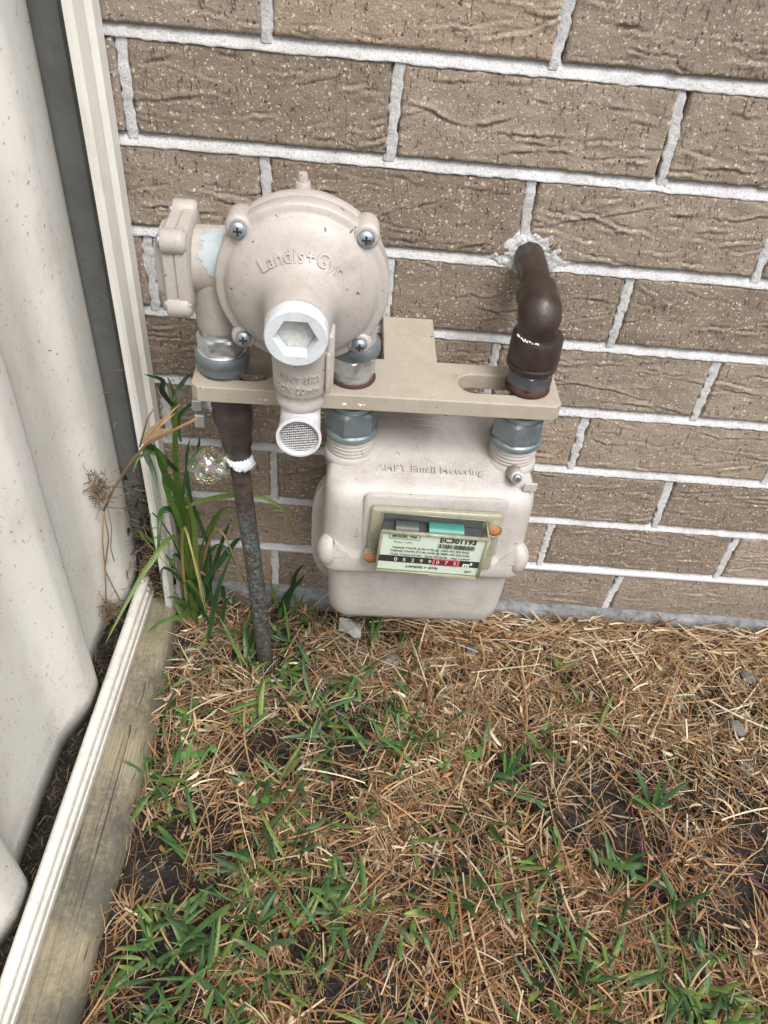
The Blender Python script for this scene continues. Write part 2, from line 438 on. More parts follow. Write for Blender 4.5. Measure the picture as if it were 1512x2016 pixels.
class MB:
    def __init__(self):
        self.v, self.f, self.s = [], [], []
    def add(self, verts, faces, smooth=True, mat=None):
        b = len(self.v)
        if mat is not None:
            verts = [tuple(mat @ Vector(q)) for q in verts]
        self.v += [tuple(q) for q in verts]
        self.f += [tuple(i + b for i in f) for f in faces]
        self.s += [smooth] * len(faces)
        return self
    def loft(self, rings, cap0=True, cap1=True, smooth=True, mat=None, closed=True):
        n = len(rings[0])
        vs = [q for r in rings for q in r]
        fs = []
        for i in range(len(rings) - 1):
            for j in range(n if closed else n - 1):
                k = (j + 1) % n
                fs.append((i * n + j, i * n + k, (i + 1) * n + k, (i + 1) * n + j))
        if cap0: fs.append(tuple(reversed(range(n))))
        if cap1: fs.append(tuple((len(rings) - 1) * n + j for j in range(n)))
        return self.add(vs, fs, smooth, mat)
    def lathe(self, prof, n=48, mat=None, smooth=True, cap0=True, cap1=True, rot=0.0, split=True):
        """prof: (radius, height) pairs; sharp corners come from doubled points"""
        rings = [[(r * math.cos(rot + 2 * math.pi * j / n), r * math.sin(rot + 2 * math.pi * j / n), h) for j in range(n)] for r, h in prof]
        return self.loft(rings, cap0, cap1, smooth, mat)
    def tube(self, pts, rad, n=12, smooth=True, caps=True, flat=1.0):
        pts = [Vector(q) for q in pts]
        rad = rad if hasattr(rad, '__len__') else [rad] * len(pts)
        rings = []
        t = (pts[1] - pts[0]).normalized()
        x = t.orthogonal().normalized()
        for i, q in enumerate(pts):
            t = (pts[min(i + 1, len(pts) - 1)] - pts[max(i - 1, 0)]).normalized()
            x = (x - t * x.dot(t)).normalized()
            y = t.cross(x)
            rings.append([tuple(q + (x * math.cos(a) + y * math.sin(a) * flat) * rad[i]) for a in [2 * math.pi * j / n for j in range(n)]])
        return self.loft(rings, caps, caps, smooth)
    def box(self, lo, hi, bev=0.0, seg=2, mat=None, smooth=False):
        bm = bmesh.new()
        bmesh.ops.create_cube(bm, size=1.0)
        for q in bm.verts:
            q.co = Vector([(lo[k] + hi[k]) / 2 + q.co[k] * (hi[k] - lo[k]) for k in range(3)])
        if bev > 0:
            bmesh.ops.bevel(bm, geom=bm.edges[:], offset=bev, segments=seg, affect='EDGES', profile=0.5)
        bm.verts.index_update()
        vs = [tuple(q.co) for q in bm.verts]
        fs = [tuple(q.index for q in f.verts) for f in bm.faces]
        bm.free()
        return self.add(vs, fs, smooth, mat)
    def sphere(self, c, r, nu=16, nv=10, wob=0.0):
        r = r if hasattr(r, '__len__') else (r, r, r)
        rings = []
        for i in range(nv + 1):
            th = math.pi * max(0.02, min(nv - 0.02, i)) / nv
            rings.append([(c[0] + r[0] * math.sin(th) * math.cos(a) * (1 + wob * random.uniform(-1, 1)), c[1] + r[1] * math.sin(th) * math.sin(a) * (1 + wob * random.uniform(-1, 1)),
                           c[2] - r[2] * math.cos(th) * (1 + wob * random.uniform(-1, 1))) for a in [2 * math.pi * j / nu for j in range(nu)]])
        return self.loft(rings)
    def build(self, name, mat, parent=None, off=(0, 0, 0), autos=None, vcol=None):
        me = bpy.data.meshes.new(name)
        o = Vector(off)
        me.from_pydata([tuple(Vector(q) - o) for q in self.v], [], self.f)
        me.polygons.foreach_set('use_smooth', self.s)
        if autos:
            bm = bmesh.new(); bm.from_mesh(me)
            bmesh.ops.remove_doubles(bm, verts=bm.verts[:], dist=1e-6)
            for e in bm.edges:
                if len(e.link_faces) == 2 and e.calc_face_angle(0) > math.radians(autos):
                    e.smooth = False
            bm.to_mesh(me); bm.free()
        me.materials.append(mat)
        if vcol is not None:
            at = me.color_attributes.new('col', 'FLOAT_COLOR', 'POINT')
            at.data.foreach_set('color', np.asarray(vcol, dtype=np.float32).ravel())
        me.update()
        ob = bpy.data.objects.new(name, me)
        COL.objects.link(ob)
        ob.parent = parent
        return ob

def tag(o, label=None, cat=None, group=None, kind=None):
    for k, v in (('label', label), ('category', cat), ('group', group), ('kind', kind)):
        if v: o[k] = v
    return o

def thing(name, label, cat, loc=(0, 0, 0), rotz=0.0, group=None):
    o = bpy.data.objects.new(name, None)
    COL.objects.link(o)
    o.location = loc
    o.rotation_euler = (0, 0, rotz)
    o.empty_display_size = 0.03
    return tag(o, label, cat, group)

def np_mesh(name, verts, quads, mat, parent=None, col=None, smooth=True):
    """fast mesh from numpy arrays (quads only)"""
    me = bpy.data.meshes.new(name)
    nv, nf = len(verts), len(quads)
    me.vertices.add(nv); me.loops.add(nf * 4); me.polygons.add(nf)
    me.vertices.foreach_set('co', np.asarray(verts, dtype=np.float32).ravel())
    me.loops.foreach_set('vertex_index', np.asarray(quads, dtype=np.int32).ravel())
    me.polygons.foreach_set('loop_start', np.arange(0, nf * 4, 4, dtype=np.int32))
    me.polygons.foreach_set('loop_total', np.full(nf, 4, dtype=np.int32))
    me.polygons.foreach_set('use_smooth', np.full(nf, smooth))
    me.update(calc_edges=True)
    if col is not None:
        at = me.color_attributes.new('col', 'FLOAT_COLOR', 'POINT')
        at.data.foreach_set('color', np.asarray(col, dtype=np.float32).ravel())
    me.materials.append(mat)
    ob = bpy.data.objects.new(name, me)
    COL.objects.link(ob)
    ob.parent = parent
    return ob

def grid_quads(nx, ny):
    i = np.arange(nx - 1)[:, None]; j = np.arange(ny - 1)[None, :]
    a = i * ny + j
    return np.stack([a, a + ny, a + ny + 1, a + 1], -1).reshape(-1, 4)

def vnoise(x, y, seed=0):
    """smooth value noise on arrays, about -1..1"""
    xi = np.floor(x).astype(np.int64); yi = np.floor(y).astype(np.int64)
    fx = x - xi; fy = y - yi
    fx = fx * fx * (3 - 2 * fx); fy = fy * fy * (3 - 2 * fy)
    def h(a, b):
        n = (a * 374761393 + b * 668265263 + seed * 982451653) & 0x7fffffff
        n = ((n ^ (n >> 13)) * 1274126177) & 0x7fffffff
        n = n ^ (n >> 16)
        return (n & 0xffff) / 32767.5 - 1.0
    return ((h(xi, yi) * (1 - fx) + h(xi + 1, yi) * fx) * (1 - fy) + (h(xi, yi + 1) * (1 - fx) + h(xi + 1, yi + 1) * fx) * fy)

def text_geo(s, size, extrude=0.0, align='CENTER', spacing=1.0, bold=0.0):
    cu = bpy.data.curves.new('t', 'FONT')
    cu.body = s; cu.size = size; cu.extrude = extrude; cu.align_x = align; cu.align_y = 'CENTER'
    cu.space_character = spacing; cu.resolution_u = 3; cu.offset = bold
    ob = bpy.data.objects.new('t', cu)
    COL.objects.link(ob)
    bpy.context.view_layer.update()
    me = bpy.data.meshes.new_from_object(ob.evaluated_get(bpy.context.evaluated_depsgraph_get()))
    vs = [tuple(v.co) for v in me.vertices]; fs = [tuple(p.vertices) for p in me.polygons]
    bpy.data.objects.remove(ob); bpy.data.curves.remove(cu); bpy.data.meshes.remove(me)
    return vs, fs

# ------------------------------------------------------------------ setting: ground sheet
def soil_height(x, y):
    h = 0.006 * vnoise(x * 9, y * 9, 1) + 0.004 * vnoise(x * 28, y * 28, 2) + 0.0042 * np.abs(vnoise(x * 62, y * 62, 3)) + 0.0032 * np.abs(vnoise(x * 130, y * 130, 4)) - 0.002
    return h - 0.006

xs = np.concatenate([[-40, -12, -4, -1.5, -0.6], np.arange(-0.12, 1.3, 0.0045), [1.6, 2.5, 5, 14, 40]])
ys = np.concatenate([[-40, -12, -4, -1.8, -1.2], np.arange(-0.95, 0.06, 0.0045), [0.3, 1, 4, 14, 40]])
X, Y = np.meshgrid(xs, ys, indexing='ij')
Zg = np.where((X > -0.13) & (X < 1.3) & (Y > -0.96) & (Y < 0.06), soil_height(X, Y), -0.012)
ground = np_mesh('ground', np.stack([X, Y, Zg], -1).reshape(-1, 3), grid_quads(len(xs), len(ys)), M['soil'])
tag(ground, 'dark crumbly garden soil under the patchy lawn', kind='structure')

# ------------------------------------------------------------------ brick wall
wall = thing('brick_wall', 'brown textured brick wall with white mortar joints behind the gas meter', 'wall', (0.3, 0.0, 0.0))
BW, BH, PITCH, ZH = 0.230, 0.0762, 0.086, 0.106
WX = wall.location.x

def brick_mesh(k):
    r = np.random.default_rng(100 + k)
    nx, nz = 168, 56
    x = np.linspace(-BW / 2, BW / 2, nx); z = np.linspace(-BH / 2, BH / 2, nz)
    Xb, Zb = np.meshgrid(x, z, indexing='ij')
    ox = k * 17.3
    h = 0.0005 * vnoise(Xb * 30 + ox, Zb * 40, 5) + 0.0004 * vnoise(Xb * 90 + ox, Zb * 140, 6) + 0.00022 * vnoise(Xb * 420 + ox, Zb * 300, 7)
    for s in range(r.integers(17, 27)):
        L = r.uniform(0.018, 0.075) if s > 3 else r.uniform(0.06, 0.13)
        cx, cz = r.uniform(-BW / 2, BW / 2), r.uniform(-BH / 2 + 0.004, BH / 2 - 0.004)
        sl = r.normal(0, 0.14)
        wob = r.uniform(0.0012, 0.0045)
        A = r.uniform(0.0008, 0.0025)
        ph = r.uniform(0, 99)
        u = (Xb - cx) / (L / 2)
        line = cz + sl * (Xb - cx) + wob * vnoise(Xb * 45 + ph, Xb * 0 + ph, 8) + 0.0012 * vnoise(Xb * 160 + ph, Xb * 0 + ph, 9)
        d = Zb - line
        fall = np.clip(1 - np.abs(u), 0, 1) ** 0.5 * np.clip(0.55 + 0.75 * vnoise(Xb * 70 + ph, Xb * 0 + 3, 10), 0.0, 1.2)
        wd = r.uniform(0.0008, 0.0013)
        sgn = 1 if r.random() < 0.75 else -1
        h += A * fall * (-1.0 * np.exp(-(d / wd) ** 2) + 0.75 * np.exp(-((d * sgn + 2.4 * wd) / (2.0 * wd)) ** 2))
    ex = np.minimum(Xb + BW / 2, BW / 2 - Xb); ez = np.minimum(Zb + BH / 2, BH / 2 - Zb)
    e = np.minimum(ex, ez) + 0.0008 * vnoise(Xb * 200, Zb * 200, 11 + k)
    h -= 0.0035 * np.clip(1 - e / 0.0028, 0, 1) ** 2
    V = np.stack([Xb, -h, Zb], -1).reshape(-1, 3)
    Q = grid_quads(nx, nz)
    # side skirt so that the brick has depth
    idx = np.arange(nx * nz).reshape(nx, nz)
    loop = np.concatenate([idx[:, 0], idx[-1, 1:], idx[-2::-1, -1], idx[0, -2:0:-1]])
    V2 = V[loop].copy(); V2[:, 1] = 0.05
    n0 = len(V)
    a = np.arange(len(loop)); b = (a + 1) % len(loop)
    S = np.stack([loop[b], loop[a], n0 + a, n0 + b], -1)
    me_o = np_mesh('brick_source', np.concatenate([V, V2]), np.concatenate([Q, S]), M['brick'])
    me = me_o.data
    bpy.data.objects.remove(me_o)
    me.name = 'brick'
    return me

brick_meshes = [brick_mesh(k) for k in range(12)]
PERP = {8: {3: .364, 1: .124}, 7: {2: .233, 4: .477}, 6: {1: .1195, 3: .365}, 5: {4: .480}, 4: {3: .361, 5: .600}, 3: {4: .4785}, 2: {5: .6055, 1: .121}, 1: {4: .477, 6: .7205}, 0: {5: .591}}
PTILT = {(8, 3): .003, (7, 4): -.004, (6, 3): -.003, (0, 5): .004, (2, 5): -.004, (7, 2): 0.001}
courses = range(0, 25)
perps = {}
bi = 0
pr = random.Random(4)
for c in courses:
    ks = range(-3 if (c % 2 == 0) else -2, 14, 2)
    if c == 0: ks = range(-3, 14, 2)
    pos = [(k, PERP.get(c, {}).get(k, k * 0.12 + pr.uniform(-0.003, 0.003))) for k in ks]
    perps[c] = pos
    zc = ZH + PITCH * (c - 0.5)
    for (k0, x0), (k1, x1) in zip(pos[:-1], pos[1:]):
        me = brick_meshes[bi * 5 % 12]
        ob = bpy.data.objects.new('brick', me)
        COL.objects.link(ob); ob.parent = wall
        w = (x1 - x0) - 0.0095
        flip = pr.random() < 0.5
        ob.location = ((x0 + x1) / 2 - WX, pr.uniform(-0.0006, 0.0008), zc + pr.uniform(-0.0005, 0.0005))
        ob.scale = (w / BW, 1, 1)
        ob.rotation_euler = (0, math.pi if flip else pr.uniform(-0.003, 0.003), pr.uniform(-0.003, 0.003))
        bi += 1

# mortar: weathered bed joints (recessed under the upper brick, flush over the lower one) and flush perpends
mv, mq = [], []
def add_grid(P):
    a, b = P.shape[:2]
    base = sum(len(q) for q in mv)
    mv.append(P.reshape(-1, 3)); mq.append(grid_quads(a, b) + base)
xm = np.arange(-0.42, 1.62, 0.0026)
for j in range(0, 24):
    zj = ZH + PITCH * j
    top = 0.0062 + 0 * xm
    lowe = -0.0056 - 0.0009 * np.clip(vnoise(xm * 130, xm * 0 + j, 21), -0.3, 1) - 0.0022 * np.clip(vnoise(xm * 40, xm * 0 + j * 3.1, 22) - 0.55, 0, 1) * 2
    prof = [(1.0, 0.0085), (0.8, 0.0062), (0.45, 0.0042), (0.1, 0.0024), (-0.3, 0.0009), (-0.7, -0.0004), (-0.93, -0.0008), (-1.05, 0.0002), (-1.25, 0.006)]
    P = np.zeros((len(xm), len(prof), 3))
    for q, (s, yv) in enumerate(prof):
        z = np.where(s > 0, s * top, -s * lowe)
        P[:, q, 0] = xm - WX
        P[:, q, 1] = yv + 0.0005 * vnoise(xm * 260, z * 0 + q * 1.7 + j, 23) + 0.0004 * vnoise(xm * 70, z * 0 + j, 24)
        P[:, q, 2] = zj + z + 0.0005 * vnoise(xm * 9, xm * 0 + j, 25)
    add_grid(P)
for c in courses:
    for k, x0 in perps[c]:
        z = np.linspace(ZH + PITCH * (c - 1) + 0.000, ZH + PITCH * c - 0.0045, 44)
        tz = (z - z.mean()) / (z.max() - z.min())
        tl = PTILT.get((c, k), 0.0)
        wl_ = 0.0044 + 0.0013 * vnoise(z * 210, z * 0 + c * 7 + k, 31) + 0.0020 * np.clip(vnoise(z * 60, z * 0 + c * 5 + k, 32), 0, 1)
        wr_ = 0.0044 + 0.0013 * vnoise(z * 210, z * 0 + c * 7 + k, 33) + 0.0020 * np.clip(vnoise(z * 60, z * 0 + c * 5 + k, 34), 0, 1)
        P = np.zeros((44, 7, 3))
        for q, (s, yv) in enumerate([(-1.12, 0.006), (-1, 0.0016), (-0.7, 0.0008), (0, 0.0014), (0.7, 0.0008), (1, 0.0016), (1.12, 0.006)]):
            P[:, q, 0] = x0 - WX + tl * tz * 2 + np.where(s < 0, s * wl_, s * wr_)
            P[:, q, 1] = yv + 0.0004 * vnoise(z * 300, z * 0 + q + c, 35) + 0.0005 * vnoise(z * 80, z * 0 + q * .7 + c + k, 36)
            P[:, q, 2] = z
        add_grid(P[:, ::-1])
np_mesh('mortar', np.concatenate(mv), np.concatenate(mq), M['mortar'], wall)
# backing core behind the joints
MB().box((-0.42, 0.012, 0.02), (1.62, 0.1, 2.165)).build('wall_core', M['mortar'], wall, (WX, 0, 0))
# mortar smeared round the pipe hole
gx = np.arange(0.318, 0.440, 0.0011); gz = np.arange(0.496, 0.602, 0.0011)
GX, GZ = np.meshgrid(gx, gz, indexing='ij')
dx, dz = GX - 0.3785, GZ - 0.5400
rad_ = np.hypot(dx * 0.80, np.where(dz < 0, dz * (1.75 - 0.6 * (dx > 0)), dz * 0.98))
blob = 0.0240 - rad_ + 0.0058 * vnoise(GX * 70, GZ * 70, 41) + 0.0042 * vnoise(GX * 170, GZ * 170, 42) + 0.0018 * vnoise(GX * 420, GZ * 420, 44)
hgt = np.clip(blob * 0.35, -0.006, 0.0010) + (0.0010 * vnoise(GX * 150, GZ * 150, 43) + 0.0009 * vnoise(GX * 380, GZ * 380, 45)) * (blob > 0.001)
PP = np.stack([GX - WX, -hgt + 0.0004, GZ], -1).reshape(-1, 3)
np_mesh('mortar_patch', PP, grid_quads(len(gx), len(gz)), M['mortar'], wall)
# smooth white damp course strip in the lowest bed joint
MB().box((-0.42, -0.0022, ZH - 0.0065), (1.62, 0.02, ZH - 0.0012), 0.0012, 2, smooth=True).build('damp_course_strip', M['white_plastic'], wall, (WX, 0, 0))

# concrete footing under the lowest course
fx = np.arange(-0.42, 1.62, 0.006)
FP = np.zeros((len(fx), 6, 3))
for q, (yv, zv) in enumerate([(0.06, 0.0292), (-0.006, 0.0285), (-0.0105, 0.0262), (-0.0125, 0.019), (-0.014, 0.0), (-0.014, -0.05)]):
    FP[:, q, 0] = fx
    FP[:, q, 1] = yv + (0.003 * vnoise(fx * 40, fx * 0 + q * .4, 51) if q else 0)
    FP[:, q, 2] = zv + (0.002 * vnoise(fx * 30, fx * 0 + q * .4, 52) if q < 4 and q else 0)
footing = np_mesh('footing', FP[:, ::-1].reshape(-1, 3), grid_quads(len(fx), 6), M['concrete'])
tag(footing, 'grey concrete footing strip under the brick wall', kind='structure')

# ------------------------------------------------------------------ fence: sheet, post and rail
tdir = Vector((-0.0146, -1.0, 0)).normalized()
ndir = Vector((-tdir.y, tdir.x, 0))
FO = Vector((-0.0488, 0.0, 0.0))                # rail lip line meets the wall here
def fp(s, n, z):
    return FO + tdir * s + ndir * n + Vector((0, 0, z))
fence = thing('metal_fence', 'cream ribbed sheet metal fence meeting the brick wall, grass clippings stuck on it', 'fence', tuple(fp(0.03, -0.03, 0.0)))
FL = fence.location.copy()
# ribbed sheet: rounded trapezoid ribs
prof = []
def rib(s0):
    return [(s0 - 0.016, -0.028), (s0 - 0.004, -0.0130), (s0 + 0.002, -0.0102), (s0 + 0.014, -0.0095), (s0 + 0.030, -0.0105), (s0 + 0.040, -0.0140), (s0 + 0.068, -0.0255), (s0 + 0.080, -0.0285), (s0 + 0.140, -0.0300), (s0 + 0.205, -0.0292)]
pts = [(0.0120, -0.024), (0.0125, -0.018), (0.015, -0.0148), (0.020, -0.0132), (0.045, -0.0122), (0.070, -0.0126), (0.080, -0.0150), (0.104, -0.0260), (0.116, -0.0285), (0.150, -0.0297), (0.182, -0.0292)]
for k in range(0, 7):
    pts += rib(0.206 + 0.232 * k)
dense = []
for (a0, b0), (a1, b1) in zip(pts[:-1], pts[1:]):
    for t_ in (0, 0.34, 0.67):
        dense.append((a0 + (a1 - a0) * t_, b0 + (b1 - b0) * t_))
arr = np.array(dense)
for _ in range(0):
    arr[1:-1] = arr[1:-1] * 0.5 + 0.25 * (arr[:-2] + arr[2:])
zs = [0.060, 0.09, 0.2, 0.5, 0.9, 1.75]
P = np.zeros((len(arr), len(zs), 3))
for i, (s, n) in enumerate(arr):
    for j, z in enumerate(zs):
        P[i, j] = fp(s, n + 0.0006 * math.sin(z * 9 + s * 20), z) - FL
sheet = np_mesh('ribbed_sheet', P.reshape(-1, 3), grid_quads(len(arr), len(zs)), M['fence'], fence)
so = sheet.modifiers.new('thickness', 'SOLIDIFY'); so.thickness = 0.0012; so.offset = 0
# bottom rail: channel with rolled front lip and a stepped ledge
ss = np.linspace(0.0, 1.9, 40)
railp = []
def rail_prof(s):
    b = [(-0.070, 0.075), (-0.070, 0.022), (-0.004, 0.022), (-0.0055, 0.050)]
    for a in range(200, -80, -28):
        b.append((0.0008 + 0.0065 * math.cos(math.radians(a)), 0.0685 + 0.0065 * math.sin(math.radians(a))))
    b += [(0.0042, 0.0600), (0.0042, 0.0575), (0.0078, 0.0562), (0.0086, 0.0545), (0.0086, 0.0455), (0.0100, 0.0446), (0.0102, 0.0422), (0.0094, 0.0412), (0.0090, 0.0330), (0.004, 0.024)]
    return b
np_ = len(rail_prof(0))
P = np.zeros((len(ss), np_, 3))
for i, s in enumerate(ss):
    for j, (n, z) in enumerate(rail_prof(s)):
        P[i, j] = fp(s + 0.032, n, z) - FL
rail = np_mesh('bottom_rail', P.reshape(-1, 3), grid_quads(len(ss), np_), M['fence'], fence, smooth=False)
so = rail.modifiers.new('thickness', 'SOLIDIFY'); so.thickness = 0.001; so.offset = -1
# post: C channel, fluted outer flange towards the lawn, grey inside
def post_strip(name, pl, mat):
    P = np.zeros((len(pl), 5, 3))
    for i, (x, y) in enumerate(pl):
        for j, z in enumerate((-0.03, 0.3, 0.6, 1.0, 1.78)):
            P[i, j] = Vector((x, y, z)) - FL
    ob = np_mesh(name, P.reshape(-1, 3), grid_quads(len(pl), 5), mat, fence, smooth=False)
    so = ob.modifiers.new('thickness', 'SOLIDIFY'); so.thickness = 0.001; so.offset = 0
    return ob
post_strip('post_flange', [(-0.012, -0.0035), (-0.0085, -0.0065), (-0.0095, -0.021), (-0.0150, -0.0235), (-0.0155, -0.0335), (-0.0125, -0.0365), (-0.0150, -0.0500), (-0.0175, -0.0530), (-0.0215, -0.0525), (-0.0222, -0.048)], M['fence'])
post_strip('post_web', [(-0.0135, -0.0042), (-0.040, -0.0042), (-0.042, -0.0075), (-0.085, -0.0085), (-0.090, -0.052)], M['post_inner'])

# ------------------------------------------------------------------ timber sleeper along the rail
sl = thing('timber_sleeper', 'weathered greenish timber sleeper on the ground along the fence rail', 'timber', (-0.03, -0.5, 0.0))
ys_ = np.arange(-1.6, -0.034, 0.006)
def right_edge(y):
    return np.interp(-y, [0.03, 0.12, 0.25, 0.37, 0.54, 1.6], [-0.010, -0.006, 0.000, 0.002, -0.0035, -0.02])
prof = [(-1, -0.04), (-1, 0.027), (-0.6, 0.0305), (0.0, 0.031), (0.35, 0.0305), (0.62, 0.030), (0.78, 0.0285), (0.90, 0.0245), (0.97, 0.018), (1.0, 0.009), (1.02, -0.004), (1.02, -0.04)]
P = np.zeros((len(ys_), len(prof), 3))
for q, (u, z) in enumerate(prof):
    re = right_edge(ys_)
    lx = -0.085 + 0 * ys_
    x = np.where(u < 0, re - 0.05 + (u) * 0.06, re - 0.05 + u * 0.05)
    gouge = np.exp(-((ys_ + 0.185) / 0.045) ** 2) * (0.010 if 0.6 < u < 1.01 else 0) + np.exp(-((ys_ + 0.33) / 0.03) ** 2) * (0.005 if 0.75 < u < 1.01 else 0)
    P[:, q, 0] = x - gouge * (0.6 + 0.4 * vnoise(ys_ * 80, ys_ * 0 + q, 61)) + 0.0016 * vnoise(ys_ * 12, ys_ * 0 + q * .8, 62) + 0.0006 * vnoise(ys_ * 70, ys_ * 0 + q * .8, 63) + 0.03
    P[:, q, 1] = ys_ + 0.5
    P[:, q, 2] = z - gouge * 0.8 + (0.0009 * vnoise(ys_ * 20, ys_ * 0 + q * .9, 64) if z > -0.03 else 0)
np_mesh('timber', P.reshape(-1, 3), grid_quads(len(ys_), len(prof)), M['timber'], sl)
e = MB()
e.add([tuple(P[-1, q]) for q in range(len(prof))], [tuple(range(len(prof)))], False)
e.build('end_grain', M['timber'], sl)

# ------------------------------------------------------------------ gas fittings share one frame turned slightly on the wall
AX, AY, AR = 0.2, -0.114, math.radians(2.1)
AM = Matrix.Translation((AX, AY, 0)) @ Matrix.Rotation(AR, 4, 'Z')
def fit(name, label, cat, base):
    w = AM @ Vector(base)
    return thing(name, label, cat, tuple(w), AR)

def rrect(u0, u1, v0, v1, r, z, n=7):
    out = []
    for (cu, cv, a0) in ((u1 - r, v1 - r, 0), (u0 + r, v1 - r, 90), (u0 + r, v0 + r, 180), (u1 - r, v0 + r, 270)):
        for i in range(n):
            a = math.radians(a0 + 90 * i / (n - 1))
            out.append((cu + r * math.cos(a), cv + r * math.sin(a), z))
    return out

def hexnut(mb, c, r, z0, z1, rot=0.2, ch=0.0022):
    """hexagon with chamfered corners"""
    m = Matrix.Translation((c[0], c[1], 0))
    ring = []
    N = 48
    def hx(a, rc):
        s = math.cos(math.pi / 6) / math.cos(((a - rot) % (math.pi / 3)) - math.pi / 6)
        return min(r * s, rc)
    rings = []
    for rc, z in ((r * 0.87, z0), (r * 0.985, z0 + ch), (r * 1.0, z0 + ch * 1.6), (r * 1.0, z1 - ch * 1.6), (r * 0.985, z1 - ch), (r * 0.87, z1)):
        rings.append([(hx(2 * math.pi * j / N, rc) * math.cos(2 * math.pi * j / N), hx(2 * math.pi * j / N, rc) * math.sin(2 * math.pi * j / N), z) for j in range(N)])
    mb.loft(rings, True, True, True, m)

def crosshead(parent, c, zdir, r, off, name='screw'):
    m = frame(c, zdir)
    mb = MB().lathe([(r, 0), (r, r * 0.25), (r * 0.93, r * 0.45), (r * 0.7, r * 0.66), (r * 0.35, r * 0.76), (0.0005, r * 0.78)], 24, m)
    s = mb.build(name, M['screw'], parent, off)
    sb = MB()
    sb.box((-r * 0.52, -r * 0.12, r * 0.5), (r * 0.52, r * 0.12, r * 0.80), 0, 1, m)
    sb.box((-r * 0.12, -r * 0.52, r * 0.5), (r * 0.12, r * 0.52, r * 0.803), 0, 1, m)
    sb.build('cross_slot', M['dark_slot'], s, (0, 0, 0) if False else off)
    return s

# ---- bracket plate
BZ = 0.466
br = fit('meter_bracket', 'tan steel bracket plate holding regulator and meter, tab fixed to the brick wall', 'bracket', (0.068, 0.11, BZ))
BO = (0.068, 0.11, BZ)
bm = bmesh.new()
def outline(pts, z):
    return [bm.verts.new((x, y, z)) for x, y in pts]
def slot(u0, u1, h, v0=0.0, n=10):
    r = h
    pts = []
    for i in range(n + 1):
        a = math.pi / 2 + math.pi * i / n
        pts.append((u0 + r + r * math.cos(a), v0 + r * math.sin(a)))
    for i in range(n + 1):
        a = -math.pi / 2 + math.pi * i / n
        pts.append((u1 - r + r * math.cos(a), v0 + r * math.sin(a)))
    return pts
outer = [(-0.1325, -0.024), (-0.1265, -0.0305), (0.2005, -0.0300), (0.2065, -0.0245), (0.2065, 0.0265), (0.201, 0.0325), (0.094, 0.0325), (0.094, 0.112), (0.042, 0.112), (0.042, 0.0325), (-0.125, 0.0325), (-0.1325, 0.026)]
slots = [slot(-0.124, -0.060, 0.0165), slot(0.112, 0.196, 0.0150), slot(-0.004, 0.029, 0.0150)]
edges = []
for loop in [outer] + slots:
    vs = outline(loop, BZ)
    for a, b in zip(vs, vs[1:] + vs[:1]):
        edges.append(bm.edges.new((a, b)))
bmesh.ops.triangle_fill(bm, use_beauty=True, edges=edges)
geo = bmesh.ops.extrude_face_region(bm, geom=bm.faces[:])
for q in geo['geom']:
    if isinstance(q, bmesh.types.BMVert):
        q.co.z -= 0.0165
bmesh.ops.recalc_face_normals(bm, faces=bm.faces[:])
sharp = [e for e in bm.edges if len(e.link_faces) == 2 and e.calc_face_angle(0) > 1.0 and abs(e.verts[0].co.z - e.verts[1].co.z) < 1e-6]
bmesh.ops.bevel(bm, geom=sharp, offset=0.0012, segments=2, affect='EDGES', profile=0.5)
for q in bm.verts:
    q.co -= Vector(BO)
me = bpy.data.meshes.new('plate'); bm.to_mesh(me); bm.free()
me.materials.append(M['bracket'])
po = bpy.data.objects.new('plate', me); COL.objects.link(po); po.parent = br
vs, fs = text_geo('RAPDA', 0.0105, 0.0003)
MB().add([(x + 0.070, y + 0.078, z + BZ + 0.0001) for x, y, z in vs], fs, False).build('stamped_letters', M['bracket'], br, BO)

# ---- gas meter
UC = 0.0963
MO = (UC, 0.0, 0.168)
gm = fit('gas_meter', 'beige diaphragm gas meter hanging below the bracket, clear index window on its front', 'gas meter', MO)
def msec(z, hu, vf, vb, r):
    return rrect(UC - hu, UC + hu, vf, vb, r, z, 8)
secs = [(.168, .070, -.020, .05, .02), (.1685, .082, -.036, .06, .022), (.1705, .0885, -.0445, .064, .022), (.1755, .0935, -.0505, .067, .022), (.184, .0962, -.0545, .069, .022), (.200, .0975, -.0560, .07, .022), (.2685, .0990, -.0575, .07, .022)]
MB().loft([msec(*s) for s in secs]).build('lower_case', M['meter'], gm, MO, 40)
secs = [(.2668, .100, -.058, .07, .02), (.2668, .1065, -.0650, .075, .021), (.2682, .1078, -.0665, .0755, .021), (.272, .1082, -.0672, .0755, .021), (.287, .1078, -.0668, .0755, .021), (.2905, .1070, -.0655, .074, .021),
        (.2935, .1058, -.0630, .072, .022), (.299, .1053, -.0612, .07, .022), (.32, .1052, -.0602, .07, .022), (.352, .1048, -.0585, .07, .022), (.360, .1044, -.0572, .07, .022), (.3665, .1035, -.0540, .07, .022), (.3710, .1022, -.0490, .069, .022),
        (.3738, .1008, -.0435, .068, .022), (.3758, .0995, -.036, .067, .021), (.3795, .0972, -.019, .065, .02), (.3838, .094, .001, .062, .018), (.3875, .0900, .0185, .058, .013), (.3886, .0880, .0235, .055, .010), (.3890, .0855, .0265, .052, .008)]
MB().loft([msec(*s) for s in secs]).build('upper_case', M['meter'], gm, MO, 40)
